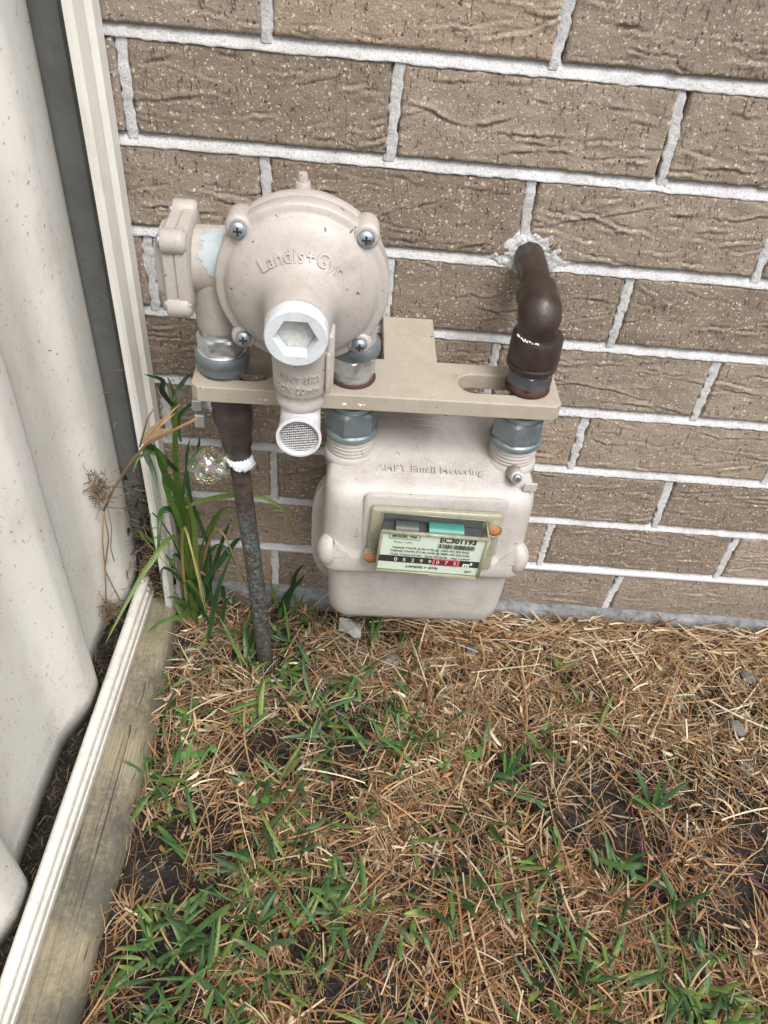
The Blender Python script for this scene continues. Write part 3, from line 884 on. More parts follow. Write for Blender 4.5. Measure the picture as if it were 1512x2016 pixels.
# curved rear flange
fl = []
for v in (0.012, 0.0135, 0.0265, 0.028):
    ring = []
    g = 0.0 if v in (0.0135, 0.0265) else -0.0015
    for i in range(64):
        a = 2 * math.pi * i / 64
        ca, sa = math.cos(a), math.sin(a)
        ring.append((UC + (0.1195 + g) * math.copysign(abs(ca) ** 0.42, ca) * (1 - 0.07 * abs(sa) ** 2), v, 0.247 + (0.098 + g) * math.copysign(abs(sa) ** 0.6, sa)))
    fl.append(ring)
MB().loft(fl).build('rear_flange', M['meter'], gm, MO, 40)
# corner bosses with gussets on the front lip
for s in (-1, 1):
    b = MB()
    cx_ = UC + s * 0.0985
    b.sphere((cx_, -0.0535, 0.288), (0.0125, 0.0148, 0.020), 20, 12)
    b.add([(cx_ - s * 0.006, -0.063, 0.306), (cx_ - s * 0.024, -0.0665, 0.2895), (cx_ - s * 0.002, -0.0672, 0.2895), (cx_ - s * 0.004, -0.055, 0.312), (cx_ - s * 0.026, -0.06, 0.2895)],
          [(0, 1, 2), (0, 3, 4, 1)] if s < 0 else [(0, 2, 1), (0, 1, 4, 3)], False)
    b.build('corner_boss', M['meter'], gm, MO)
# raised pad for the index
rp = [[(x, -0.0575 - d, z) for x, z, _ in rrect(0.030 + i, 0.172 - i, 0.276 + i, 0.374 - i, 0.008, 0, 6)] for d, i in ((0.0, 0.0), (0.0030, 0.0005), (0.0042, 0.002))]
MB().loft([list(reversed(r)) for r in rp], False, True).build('index_pad', M['meter'], gm, MO, 40)
# threaded collars and union nuts
for cu, nm in ((0.0143, 'inlet'), (0.1778, 'outlet')):
    pr_ = [(0.0262, 0.372), (0.0258, 0.3795), (0.0240, 0.3835)]
    for q in range(5):
        z = 0.3845 + q * 0.0042
        pr_ += [(0.0226, z), (0.0236, z + 0.0012), (0.0236, z + 0.0024), (0.0226, z + 0.0036)]
    pr_ += [(0.0215, 0.4075)]
    MB().lathe(pr_, 40, Matrix.Translation((cu, 0, 0))).build('threaded_collar', M['meter'], gm, MO)
    nb = MB()
    m = Matrix.Translation((cu, 0, 0))
    nb.lathe([(0.0232, 0.4035), (0.0258, 0.4045), (0.0265, 0.4068), (0.0258, 0.4095), (0.0240, 0.411)], 48, m)
    hexnut(nb, (cu, 0), 0.0268, 0.4100, 0.4365, 0.25, 0.003)
    nb.lathe([(0.0225, 0.4355), (0.0205, 0.4405), (0.0175, 0.4412)], 40, m)
    n_ = nb.build('union_nut', M['zinc_blue'], gm, MO, 30)
    MB().lathe([(0.0150, 0.438), (0.0150, 0.452)], 32, m).build('tail_piece', M['zinc'], n_, MO)
# test point screw on the right shoulder
tb = MB()
td = Vector((0, -0.55, 0.83))
tb.lathe([(0.0078, -0.012), (0.0066, 0.008), (0.0060, 0.010)], 24, frame((0.1775, -0.0345, 0.385), (0, -0.75, 0.35)))
tb.box((0.1855, -0.046, 0.374), (0.1985, -0.043, 0.384), 0.001)
tb.build('test_point', M['meter'], gm, MO)
crosshead(gm, (0.1775, -0.0435, 0.3892), (0, -0.75, 0.35), 0.0042, MO)
# embossed lettering on the sloping shoulder and the top strip
vs, fs = text_geo('AMPY Email Metering', 0.0115, 0.0015, spacing=1.04, bold=0.00008)
def slope_map(x, y, z):
    v = -0.0265 + y * 0.976
    zz = 0.3838 + (v - 0.001) * 0.2165
    return (UC - 0.002 + x, v, zz + 0.0007 + z)
MB().add([slope_map(*q) for q in vs], fs, False).build('embossed_letters', M['meter'], gm, MO)
for s, u in (('IN', 0.045), ('OUT', 0.1435)):
    vs, fs = text_geo(s, 0.0095, 0.0004)
    MB().add([(u + x, 0.0375 + y, 0.3893 + z) for x, y, z in vs], fs, False).build('embossed_letters', M['meter'], gm, MO)
ar = [(-0.02, 0.004), (-0.004, 0.004), (-0.004, 0.006), (0.010, 0.006), (0.018, 0), (0.010, -0.006), (-0.018, -0.006), (-0.014, 0)]
am = MB()
for (a0, b0), (a1, b1) in zip(ar, ar[1:] + ar[:1]):
    am.tube([(0.094 + a0, 0.038 + b0, 0.3892), (0.094 + a1, 0.038 + b1, 0.3892)], 0.0005, 5)
am.build('embossed_arrow', M['meter'], gm, MO)

# ---- index: clear cover, mechanism, label
IROT = Matrix.Translation((0.0975, 0, 0.330)) @ Matrix.Rotation(math.radians(2.9), 4, 'Y') @ Matrix.Translation((-0.0975, 0, -0.330))
BROT = Matrix.Translation((0.1005, 0, 0.322)) @ Matrix.Rotation(math.radians(0.9), 4, 'Y') @ Matrix.Translation((-0.1005, 0, -0.322))
ix = MB()
ix.box((0.0365, -0.0700, 0.2830), (0.1665, -0.0612, 0.3625), 0.004, 3, BROT, True)
idx = ix.build('index_base', M['yellowed'], gm, MO, 40)
FY = -0.0950
CU0, CU1, CZ0, CZ1 = 0.0462, 0.1488, 0.3030, 0.3575
MB().box((CU0 + 0.002, FY + 0.0018, CZ0 + 0.002), (CU1 - 0.002, -0.0712, CZ1 - 0.010), 0.0012, 2, IROT).build('counter_housing', M['mech'], idx, MO)
tw = MB()
tw.lathe([(0.0092, 0.0), (0.0092, 0.034)], 28, IROT @ frame((0.092, -0.0810, 0.3475), (1, 0, 0)))
tw.build('counter_wheel', M['teal'], idx, MO, 30)
gw = MB()
gw.lathe([(0.0085, 0.0), (0.0085, 0.022)], 28, IROT @ frame((0.060, -0.0810, 0.3470), (1, 0, 0)))
gw.build('gear_wheel', M['mech'], idx, MO, 30)
MB().box((CU0 + 0.003, -0.0718, CZ1 - 0.012), (CU1 - 0.003, -0.0702, CZ1 + 0.0005), 0, 1, IROT).build('index_well', M['mech'], idx, MO)
cov = MB()
cov.box((CU0 - 0.0008, FY - 0.0012, CZ0 - 0.001), (CU1 + 0.0008, -0.0700, CZ1 + 0.0012), 0.0022, 2, IROT, True)
cov.build('clear_cover', M['clear'], idx, MO, 40)
# yellowed edges of the cover
ed = MB()
def bar(a, b, r): ed.tube([IROT @ Vector(a), IROT @ Vector(b)], r, 8)
f = FY - 0.0008
bar((CU0, f, CZ1), (CU1, f, CZ1), 0.0020)
bar((CU1, f, CZ1), (CU1, f, CZ0), 0.0018)
bar((CU0, f, CZ0), (CU1, f, CZ0), 0.0012)
bar((CU0, f, CZ1), (CU0, f, CZ0), 0.0010)
bar((CU1, f, CZ0), (CU1, -0.070, CZ0), 0.0012)
bar((CU0, -0.0705, CZ1), (CU1, -0.0705, CZ1), 0.0010)
bar((CU1, f, CZ1), (CU1, -0.070, CZ1), 0.0010)
ed.box((CU0 + 0.052, f - 0.0012, CZ0 - 0.0030), (CU1, -0.080, CZ0), 0.0008, 1, IROT)
ed.build('cover_edge', M['yellowed'], idx, MO)
# label sheet and print
LY = FY + 0.0008
def on_label(x, z, d=0.0):
    return tuple(IROT @ Vector((x, LY - d, z)))
L0, L1, LB, LT = CU0 + 0.0015, CU1 - 0.002, CZ0 + 0.0012, CZ1 - 0.0015
MB().box((L0, LY - 0.0002, LB), (L1, LY + 0.0005, LT), 0, 1, IROT).build('index_label', M['label'], idx, MO)
def sheetbox(mb, x0, x1, z0, z1, d):
    mb.add([on_label(x0, z0, d), on_label(x1, z0, d), on_label(x1, z1, d), on_label(x0, z1, d)], [(0, 1, 2, 3)], False)
W_, H_ = L1 - L0, LT - LB
lx = lambda f_: L0 + W_ * f_
lz = lambda f_: LT - H_ * f_
bb = MB(); sheetbox(bb, L0, L1, lz(0.785), lz(0.615), 0.0005); bb.build('counter_band', M['ink'], idx, MO)
rw = MB(); sheetbox(rw, lx(0.535), lx(0.80), lz(0.795), lz(0.605), 0.0007); rw.build('decimal_frame', M['pink'], idx, MO)
rd = MB(); sheetbox(rd, lx(0.555), lx(0.78), lz(0.770), lz(0.640), 0.0009); rd.build('decimal_window', M['darkred'], idx, MO)
ink = MB(); wink = MB()
def put(mb, s, size, fx_, fz_, align='CENTER', d=0.0011, sx=1.0, bold=0.0):
    v_, f_ = text_geo(s, size, 0.0, align, bold=bold)
    mb.add([on_label(lx(fx_) + x * sx, lz(fz_) + y, d) for x, y, z in v_], f_, False)
put(ink, 'MODEL 750', 0.0046, 0.21, 0.085, bold=0.00012)
for a, b_, c, d_ in ((0.065, 0.36, 0.02, 0.03), (0.065, 0.36, 0.145, 0.155)):
    sheetbox(ink, lx(a), lx(b_), lz(d_), lz(c), 0.0010)
for a in (0.062, 0.357):
    sheetbox(ink, lx(a), lx(a + 0.005), lz(0.155), lz(0.02), 0.0010)
put(ink, 'EC301193', 0.0092, 0.735, 0.10, bold=0.0003, sx=0.93)
put(ink, 'Pmax 7 kPa', 0.0034, 0.205, 0.235, sx=1.15)
rb = random.Random(3)
x = 0.55
while x < 0.915:
    w = rb.choice([0.003, 0.004, 0.007, 0.010])
    sheetbox(ink, lx(x), lx(min(x + w, 0.918)), lz(0.315), lz(0.20), 0.0010)
    x += w + rb.choice([0.003, 0.004, 0.007])
put(ink, 'Capacity 7.3m\u00b3/h (6 Air m\u00b3/h) @ 125Pa NG (SG 0.62)', 0.0038, 0.49, 0.375, sx=0.90, bold=0.00007)
put(ink, 'Capacity 9.6m\u00b3/h (7.3 Air m\u00b3/h) @ 200Pa NG (SG 0.62)', 0.0038, 0.49, 0.465, sx=0.90, bold=0.00007)
put(ink, 'Cyclic Volume 2.0 dm\u00b3   Qmin 0.015m\u00b3/h   1imp = 0.01m\u00b3', 0.0036, 0.50, 0.560, sx=0.93, bold=0.00007)
for i, ch in enumerate('05299'):
    put(wink, ch, 0.0068, 0.165 + 0.085 * i, 0.70)
for i, ch in enumerate('075'):
    put(wink, ch, 0.0068, 0.585 + 0.085 * i, 0.70, d=0.0012)
put(wink, 'm\u00b3', 0.0088, 0.885, 0.715, bold=0.0003)
put(ink, 'LANDIS + GYR', 0.0045, 0.44, 0.875, sx=1.1, bold=0.0001)
put(ink, '2011', 0.0036, 0.91, 0.90, bold=0.0001)
ink.build('label_print', M['ink'], idx, MO)
wink.build('counter_digits', M['white_ink'], idx, MO)
for c in ((0.0405, -0.068, 0.2985), (0.1580, -0.069, 0.3485)):
    sbm = MB()
    m = BROT @ frame(c, (0, -1, 0.12))
    sbm.lathe([(0.0082, 0.0), (0.0082, 0.008), (0.0076, 0.009), (0.0066, 0.0088), (0.0065, 0.006)], 28, m)
    so_ = sbm.build('seal_cup', M['yellowed'], idx, MO, 40)
    MB().lathe([(0.0067, 0.005), (0.0066, 0.0078), (0.003, 0.0086), (0.0004, 0.0088)], 24, m).build('seal_wax', M['orange'], so_, MO)

# ---- regulator
RC = (-0.0325, 0.5725)
RO = (-0.0325, 0.0, 0.47)
rg = fit('gas_regulator', 'beige domed gas pressure regulator with white hexagon cap, above the bracket plate', 'regulator', RO)
def rm(v):                                            # local axis: out of the dome towards the viewer
    return frame((RC[0], v, RC[1]), (0, -1, 0), (1, 0, 0))
domep = [(.0600, .020), (.0695, .0215), (.0702, .0235), (.0702, .0335), (.0695, .0355), (.0680, .0365), (.0645, .0368), (.0625, .0375), (.0612, .0392), (.0598, .0418), (.0570, .0446), (.0530, .0474), (.0480, .0500), (.0430, .0522), (.0385, .0545), (.0345, .0575), (.0312, .0615), (.0288, .0670), (.0272, .0740), (.0262, .0830), (.0252, .0930), (.0248, .0985)]
def dome_v(r):
    rr = [q[0] for q in domep[5:]][::-1]; hh = [q[1] for q in domep[5:]][::-1]
    return -float(np.interp(r, rr, hh))
d = MB()
d.lathe(domep, 96, rm(0.0), cap0=True, cap1=True)
dome = d.build('dome_cover', M['reg'], rg, RO, 50)
bk = MB()
bk.lathe([(.030, -.040), (.046, -.038), (.054, -.030), (.058, -.012), (.060, .006), (.0690, .0085), (.0700, .0105), (.0700, .0185), (.0690, .0205), (.060, .021)], 80, rm(0.0))
bk.lathe([(.0195, .0), (.0195, .055), (.0175, .056)], 36, frame((0.0125, 0.0, 0.560), (0, 0, -1)))
bk.build('diaphragm_body', M['reg'], rg, RO, 45)
# lugs with screws
for sx in (-1, 1):
    for sz in (-1, 1):
        c = (RC[0] + sx * 0.0487, RC[1] + sz * 0.0475)
        lm = frame((c[0], 0, c[1]), (0, -1, 0))
        inw = Vector((-sx, 0, -sz)).normalized()
        b = MB()
        b.lathe([(.0085, .013), (.0100, .015), (.0106, .020), (.0106, .0335), (.0100, .0372), (.0088, .0388), (.0075, .0390)], 32, lm)
        c2 = Vector((c[0], 0, c[1])) + inw * 0.014
        b.lathe([(.0125, .020), (.0120, .0335), (.0095, .0376), (.005, .0386)], 28, frame(c2, (0, -1, 0)))
        lug = b.build('lug', M['reg'], rg, RO, 45)
        crosshead(rg, (c[0], -0.0388, c[1]), (0, -1, 0), 0.0066, RO)
# hexagon cap
cp = MB()
N = 72
def ringpts(r, h): return [(r * math.cos(2 * math.pi * j / N), r * math.sin(2 * math.pi * j / N), h) for j in range(N)]
def hexpts(r, h):
    o = []
    for j in range(N):
        a = 2 * math.pi * j / N
        s = math.cos(math.pi / 6) / math.cos((a % (math.pi / 3)) - math.pi / 6)
        o.append((r * s * math.cos(a), r * s * math.sin(a), h))
    return o
cp.loft([ringpts(.0240, .0975), ringpts(.0240, .1100), ringpts(.0235, .1116), ringpts(.0228, .1122), hexpts(.0172, .1122), hexpts(.0165, .1114), hexpts(.0150, .1010), hexpts(.002, .1008)], False, True, True, rm(0.0))
cp.build('hexagon_cap', M['cap_white'], rg, RO, 35)
MB().loft([hexpts(.0147, .1016), hexpts(.0005, .1016)], False, True, True, rm(0.0)).build('cap_recess', m_paint('dusty_white', (0.52, 0.52, 0.50), 0.7, 1.3, 1.0, 0.001, (0.13, 0.10, 0.075)), rg, RO)
# raised arc lettering on the dome
word, LSIZE, LR = 'Landis+Gyr', 0.0134, 0.0455
adv = []
for i in range(len(word) + 1):
    if i == 0: adv.append(0.0); continue
    tv, _ = text_geo(word[:i], LSIZE, 0.0, 'LEFT', 1.10)
    adv.append(max(q[0] for q in tv))
lt_ = MB()
for i, ch in enumerate(word):                       # each raised letter sits flat on the dome, tangent to the arc
    tv, tf = text_geo(ch, LSIZE, 0.0012, 'LEFT', 1.0, 0.00006)
    x0_, x1_ = min(q[0] for q in tv), max(q[0] for q in tv)
    mid = adv[i + 1] - (x1_ - x0_) / 2
    a = (mid - adv[-1] / 2) / LR
    c_ = Vector((LR * math.sin(a), LR * math.cos(a) - 0.0080))
    tx, rd = Vector((math.cos(a), -math.sin(a))), Vector((math.sin(a), math.cos(a)))
    def dv(p_): return dome_v(p_.length)
    sx_ = (dv(c_ + tx * 0.003) - dv(c_ - tx * 0.003)) / 0.006
    sy_ = (dv(c_ + rd * 0.004) - dv(c_ - rd * 0.004)) / 0.008
    out_ = []
    for (x, y, z) in tv:
        x -= (x0_ + x1_) / 2; y += 0.0005
        q_ = c_ + tx * x + rd * y
        out_.append((RC[0] + q_.x, dv(c_) + sx_ * x + sy_ * y - 0.0007 - z, RC[1] + q_.y))
    lt_.add(out_, tf, False)
lt_.build('raised_letters', M['reg'], dome, RO)
# spout for the vent
SPU, SPV = -0.0305, -0.0790
sp = MB()
sec = [(.548, .0238, .020), (.538, .0236, .0205), (.522, .0230, .0205), (.5105, .0224, .0200), (.5080, .0215, .0192), (.5065, .0200, .0180), (.5015, .0196, .0178), (.4995, .0204, .0186), (.4950, .0205, .0187), (.4932, .0196, .0178), (.4922, .0175, .0158)]
sp.loft([[(SPU + a * math.cos(t_), SPV + b_ * math.sin(t_), z) for t_ in [-2 * math.pi * j / 40 for j in range(40)]] for z, a, b_ in sec])
sp.box((SPU + 0.0195, SPV - 0.010, 0.512), (SPU + 0.0265, SPV + 0.012, 0.563), 0.003, 3, None, True)
sp.box((SPU + 0.0200, SPV - 0.014, 0.510), (SPU + 0.0240, SPV + 0.006, 0.548), 0.0018, 2, None, True)
spout = sp.build('vent_spout', M['reg'], rg, RO, 40)
for s, zc in (('VENT SIZE', 0.5278), ('DN 20mm', 0.5178)):
    vs, fs = text_geo(s, 0.0082, 0.0014, spacing=1.06, bold=0.00006)
    def wrap(x, y, z, zc=zc):
        a = x / 0.024
        rr = 0.0222
        return (SPU + rr * math.sin(a), SPV - 0.0206 * math.cos(a) - z - 0.0003, zc + y)
    MB().add([wrap(*q) for q in vs], fs, False).build('raised_letters', M['reg'], spout, RO)
# white vent elbow with insect screen
el = MB()
path, rad = [], []
path += [(SPU, SPV, 0.4970), (SPU, SPV, 0.4905)]
for i in range(1, 9):
    a = math.pi / 2 * i / 8
    path.append((SPU, SPV - 0.013 * (1 - math.cos(a)), 0.4905 - 0.013 * math.sin(a) - 0.003 * i / 8))
path.append((SPU, -0.1015, 0.4740))
el.tube(path, [.0160, .0164] + [.0166 + .0001 * i for i in range(8)] + [.0176], 36, caps=False)
VF = (SPU, -0.1015, 0.4740)
vm = frame(VF, (0, -1, 0.06))
el.lathe([(.0176, -.002), (.0186, .000), (.0190, .0035), (.0187, .0048), (.0168, .0050), (.0162, .0042), (.0158, -.004)], 48, vm, cap0=False, cap1=False)
elb = el.build('vent_elbow', M['white_plastic'], rg, RO, 50)
MB().lathe([(.0160, -.0045), (.0002, -.0046)], 36, vm, cap0=False).build('vent_hollow', M['mesh_dark'], elb, RO)
wm = MB()
for i in range(-9, 10):
    o_ = i * 0.00175
    hl = math.sqrt(max(0.0, 0.0162 ** 2 - o_ * o_))
    if hl < 0.002: continue
    nseg = max(4, int(hl / 0.0011))
    pa = [vm @ Vector((o_ + (0.00035 if k_ % 2 else -0.00035), -hl + 2 * hl * k_ / nseg, 0.0006 + (0.0003 if k_ % 2 else -0.0003))) for k_ in range(nseg + 1)]
    wm.tube(pa, 0.00030, 4, caps=False)
    pa = [vm @ Vector((-hl + 2 * hl * k_ / 6, o_, 0.0010)) for k_ in range(7)]
    wm.tube(pa, 0.00034, 4, caps=False)
wm.build('insect_screen', M['mesh_wire'], elb, RO)
# inlet arm, flange and cap on the left
IA = (-0.1065, 0.0, 0.571)
arm = MB()
arm.lathe([(.0290, .0), (.0280, .030), (.0275, .052)], 48, frame((-0.083, 0.004, IA[2]), (-1, 0, 0)))
arm.lathe([(.0225, .0), (.0220, .030), (.0205, .052), (.0195, .058)], 40, frame((IA[0], 0.0, IA[2]), (0, 0, -1)))
arm.build('inlet_arm', M['reg'], rg, RO, 45)
def plate_ring(u, h, r, bulge):
    o = []
    for (v, z, _) in rrect(-h, h, -h, h, r, 0, 8):
        o.append((u, 0.004 + v, IA[2] + z))
    return o
fg = MB()
fg.loft([plate_ring(u, h, r, 0) for u, h, r in ((-0.1225, .029, .016), (-0.1235, .0325, .013), (-0.1250, .0340, .012), (-0.1335, .0340, .012), (-0.1342, .0330, .012), (-0.1348, .0325, .012), (-0.1355, .0338, .012), (-0.1430, .0338, .012), (-0.1450, .0318, .012), (-0.1460, .027, .010), (-0.1520, .024, .010), (-0.1530, .019, .010))][::-1])
for sv in (-1, 1):
    for sz in (-1, 1):
        fg.lathe([(.0070, .0), (.0098, .003), (.0102, .0185), (.0090, .0200)], 20, frame((-0.1240, 0.004 + sv * 0.0280, IA[2] + sz * 0.0280), (-1, 0, 0)))
fg.build('inlet_flange', M['reg'], rg, RO, 40)
for sv in (-1, 1):
    for sz in (-1, 1):
        crosshead(rg, (-0.1442, 0.004 + sv * 0.0280, IA[2] + sz * 0.0280), (-1, 0, 0), 0.0055, RO)
# bare metal where the paint has peeled off the arm
pp = MB()
na, nu = 28, 14
rows_ = []
for i in range(na + 1):
    a = math.radians(95 + 88 * i / na)                 # around the arm, top to front
    row = []
    lo_u = -0.0985
    jag = 0.016 + 0.0065 * float(vnoise(np.array([i * 0.33]), np.array([2.2]), 71)[0]) + 0.004 * float(vnoise(np.array([i * 0.9]), np.array([5.2]), 72)[0])
    jag *= max(0.15, math.sin(math.pi * (i + 0.7) / (na + 1.4)) ** 0.35)
    for j in range(nu + 1):
        u = lo_u - jag * j / nu
        r = 0.0290 - (-0.083 - u) * 0.031 + 0.0005
        row.append((u, 0.004 + r * math.cos(a), IA[2] + r * math.sin(a)))
    rows_.append(row)
pp.loft(rows_, False, False, True, None, False)
pp.build('peeled_patch', M['peeled'], rg, RO)
# nipple on top of the body
nb = MB()
nb.lathe([(.0062, .0), (.0062, .018), (.0056, .0195), (.0040, .0197), (.0040, .024), (.0034, .0262)], 20, frame((-0.0345, -0.004, 0.626), (0, 0, 1)))
nb.build('bleed_nipple', M['reg'], rg, RO, 40)
# nuts: inlet stack and outlet stack
ns = MB()
ns.lathe([(.0172, .5045), (.0172, .515), (.0160, .516)], 36, Matrix.Translation((IA[0], 0, 0)))
hexnut(ns, (IA[0], 0), 0.0222, 0.4885, 0.5060, 0.1)
ns.lathe([(.0212, .4870), (.0220, .4878), (.0220, .4892), (.0208, .4900)], 40, Matrix.Translation((IA[0], 0, 0)))
n1 = ns.build('inlet_nut', M['zinc'], rg, RO, 30)
MB().lathe([(.0200, .4690), (.0228, .4700), (.0236, .4735), (.0238, .4790), (.0246, .4800), (.0248, .4860), (.0238, .4882), (.0200, .4886)], 44, Matrix.Translation((IA[0], 0, 0))).build('locking_ring', M['zinc_blue'], n1, RO, 40)
ns = MB()
hexnut(ns, (0.0125, 0), 0.0232, 0.4770, 0.4950, 0.5)
ns.lathe([(.0185, .4675), (.0190, .4690), (.0188, .4775)], 36, Matrix.Translation((0.0125, 0, 0)))
n2 = ns.build('outlet_nut', M['zinc'], rg, RO, 30)
MB().lathe([(.0205, .4945), (.0232, .4955), (.0240, .4985), (.0240, .5040), (.0228, .5065), (.0190, .5075)], 44, Matrix.Translation((0.0125, 0, 0))).build('locking_ring', M['zinc_blue'], n2, RO, 40)
MB().lathe([(.0215, .4663), (.0218, .4672), (.0200, .4684), (.0188, .4690)], 36, Matrix.Translation((0.0125, 0, 0))).build('rust_ring', M['rust'], n2, RO)

# ---- inlet pipe: copper riser, bronze valve, steel nipple through the bracket slot
PB = AM.inverted() @ Vector((0.119, -0.109, 0.0))
PT = Vector((-0.0995, 0.0, 0.395))
ip = fit('gas_inlet_pipe', 'copper riser with green patina rising from the grass to a dark bronze valve', 'pipe', tuple(PB))
PO = tuple(PB)
bend = [PB + Vector((0.004, -0.002, -0.06)), PB, PB.lerp(PT, 0.25) + Vector((0.0012, 0, 0)), PB.lerp(PT, 0.5) + Vector((0.0012, 0, 0)), PB.lerp(PT, 0.75), PT]
MB().tube(bend, 0.0100, 28).build('copper_riser', M['copper'], ip, PO)
vb = MB()
vax = Vector((-0.1028, 0, 0.447)) - PT
vm_ = frame(PT, vax.normalized())
vb.lathe([(.0108, -.034), (.0128, -.032), (.0132, -.020), (.0150, -.018), (.0156, -.006), (.0166, .006), (.0186, .014), (.0192, .020), (.0193, .028), (.0188, .0295), (.0188, .0315), (.0193, .033), (.0192, .046), (.0178, .0505), (.0150, .0515)], 44, vm_)
valve = vb.build('valve_body', M['valve'], ip, PO, 45)
sb = MB()
sb.lathe([(.0095, .0), (.0090, .012), (.0060, .013), (.0060, .020)], 24, frame((-0.112, 0.004, 0.424), (-1, -0.1, 0)))
sb.box((-0.1385, -0.0045, 0.4185), (-0.1290, 0.0075, 0.4305), 0.001)
sb.box((-0.1368, -0.0078, 0.4010), (-0.1270, 0.0030, 0.4160), 0.0012)
sb.build('valve_spindle', M['zinc'], valve, PO)
MB().lathe([(.0135, .440), (.0135, .474)], 32, Matrix.Translation((-0.1060, 0, 0))).build('steel_nipple', M['zinc'], ip, PO)

# ---- outlet pipe: brown elbow from the wall down to the bracket
OU = 0.1775
OO = (OU, 0.0, 0.452)
op = fit('gas_outlet_pipe', 'dark brown painted gas pipe bending from the brick wall down onto the bracket', 'pipe', OO)
zp = 0.5460
ob_ = MB()
path = [(OU + 0.0015, 0.150, zp - 0.001), (OU + 0.001, 0.100, zp - 0.001), (OU - 0.0005, 0.060, zp), (OU - 0.003, 0.020, zp)]
ob_.tube(path, [0.0142, 0.0142, 0.0142, 0.0142], 40)
run = ob_.build('wall_pipe', M['pipe_brown'], op, OO)
eb = MB()
path, rad = [], []
R_ = 0.013
ec = (0.0132, zp - R_)
for i in range(0, 13):
    a = math.pi / 2 * i / 12
    path.append((OU - 0.0035, ec[0] - R_ * math.sin(a), ec[1] + R_ * math.cos(a)))
path = [(OU - 0.0028, 0.0345, zp), (OU - 0.0028, 0.0335, zp), (OU - 0.0030, 0.0315, zp), (OU - 0.0030, 0.020, zp)] + path + [(OU - 0.003, 0.0002, 0.506)]
eb.tube(path, [0.0148, 0.0180, 0.0190, 0.0188] + [0.0184 + 0.0013 * math.sin(math.pi * i / 12) for i in range(13)] + [0.0184], 44)
eb.build('elbow', M['pipe_brown'], op, OO, 60)
cb = MB()
cb.lathe([(.0190, .5245), (.0222, .5235), (.0232, .5210), (.0236, .5060), (.0238, .4985), (.0226, .4970), (.0236, .4955), (.0236, .4915), (.0222, .4895), (.0190, .4885)][::-1], 48, Matrix.Translation((OU - 0.001, 0, 0)))
cb.build('coupling', M['pipe_brown'], op, OO, 40)
hb = MB()
hexnut(hb, (OU, 0), 0.0228, 0.4730, 0.4895, 0.35)
hb.lathe([(.0150, .440), (.0150, .474)], 32, Matrix.Translation((OU, 0, 0)))
hb.build('backing_nut', m_metal('dark_wet_zinc', (0.09, 0.10, 0.11), 0.25, 0.4, 0.4, (0.05, 0.03, 0.025)), op, OO, 30)
MB().lathe([(.0200, .4660), (.0215, .4668), (.0205, .4700), (.0200, .4735)], 36, Matrix.Translation((OU, 0, 0))).build('rust_ring', M['rust'], op, OO)

# ------------------------------------------------------------------ soap bubbles from the leak test
sbw = AM @ Vector((-0.126, -0.004, 0.335))
soap = thing('soap_bubble_cluster', 'iridescent cluster of soap bubbles with white foam clinging to the copper pipe', 'bubbles', tuple(sbw), AR)
SO = (-0.126, -0.004, 0.335)
MB().sphere((-0.1280, -0.010, 0.3550), 0.0205, 40, 24).build('bubble', M['bubble'], soap, SO)
br_ = random.Random(8)
for i in range(13):
    a, b_ = br_.uniform(0, 2 * math.pi), math.acos(br_.uniform(-1, 0.8))
    rr = 0.0205 * br_.uniform(0.35, 0.98)
    c = (-0.1275 + rr * math.sin(b_) * math.cos(a) + 0.002, -0.011 + rr * math.sin(b_) * math.sin(a) * 0.9, 0.3545 + rr * math.cos(b_) - 0.001)
    MB().sphere(c, br_.uniform(0.0030, 0.0105), 20, 14).build('bubble', M['bubble'], soap, SO)
fo = MB()
pth, rds = [], []
for i in range(25):
    t_ = i / 24
    a = -math.pi * 0.5 - 1.25 + 3.1 * t_
    pth.append((-0.0985 + 0.0108 * math.cos(a), 0.0105 * math.sin(a), 0.3600 - 0.0045 * math.cos(a + 0.5) + 0.003 * t_))
    rds.append((0.0014 + 0.0066 * math.sin(math.pi * min(1, t_ ** 1.7 * 0.93 + 0.04)) ** 0.9) * (1 + 0.12 * math.sin(i * 2.3)))
fo.tube(pth, rds, 18)
for i in range(160):
    k_ = br_.randrange(1, 24); q_ = Vector(pth[k_]); d_ = Vector((br_.gauss(0, 1), br_.gauss(0, 1), br_.gauss(0, 1))).normalized()
    fo.sphere(tuple(q_ + d_ * rds[k_] * 0.93), br_.uniform(0.0005, 0.0013), 8, 5)
fo.build('foam', M['foam'], soap, SO)
def foam_ring(label, base, r, z, a0, a1, n, s=0.0012, zr=0.0012):
    t_ = fit('soap_foam', label, 'foam', (base[0], base[1] - r, z))
    m_ = MB()
    for i in range(n):
        a = math.radians(br_.uniform(a0, a1))
        rr = r + br_.uniform(-0.0008, 0.0006)
        m_.sphere((base[0] + rr * math.cos(a), base[1] + rr * math.sin(a), z + br_.gauss(0, zr)), br_.uniform(0.4, 1.2) * s, 8, 5)
    m_.build('foam', M['foam'], t_, (base[0], base[1] - r, z))
foam_ring('thin soap foam on the upper rim of the brown outlet coupling', (OU - 0.001, 0.0), 0.0212, 0.5243, 195, 262, 60, 0.0007, 0.0006)
foam_ring('soap foam on top of the right meter nut', (0.1778, 0.0), 0.0180, 0.4425, 205, 335, 90, 0.0008, 0.0010)
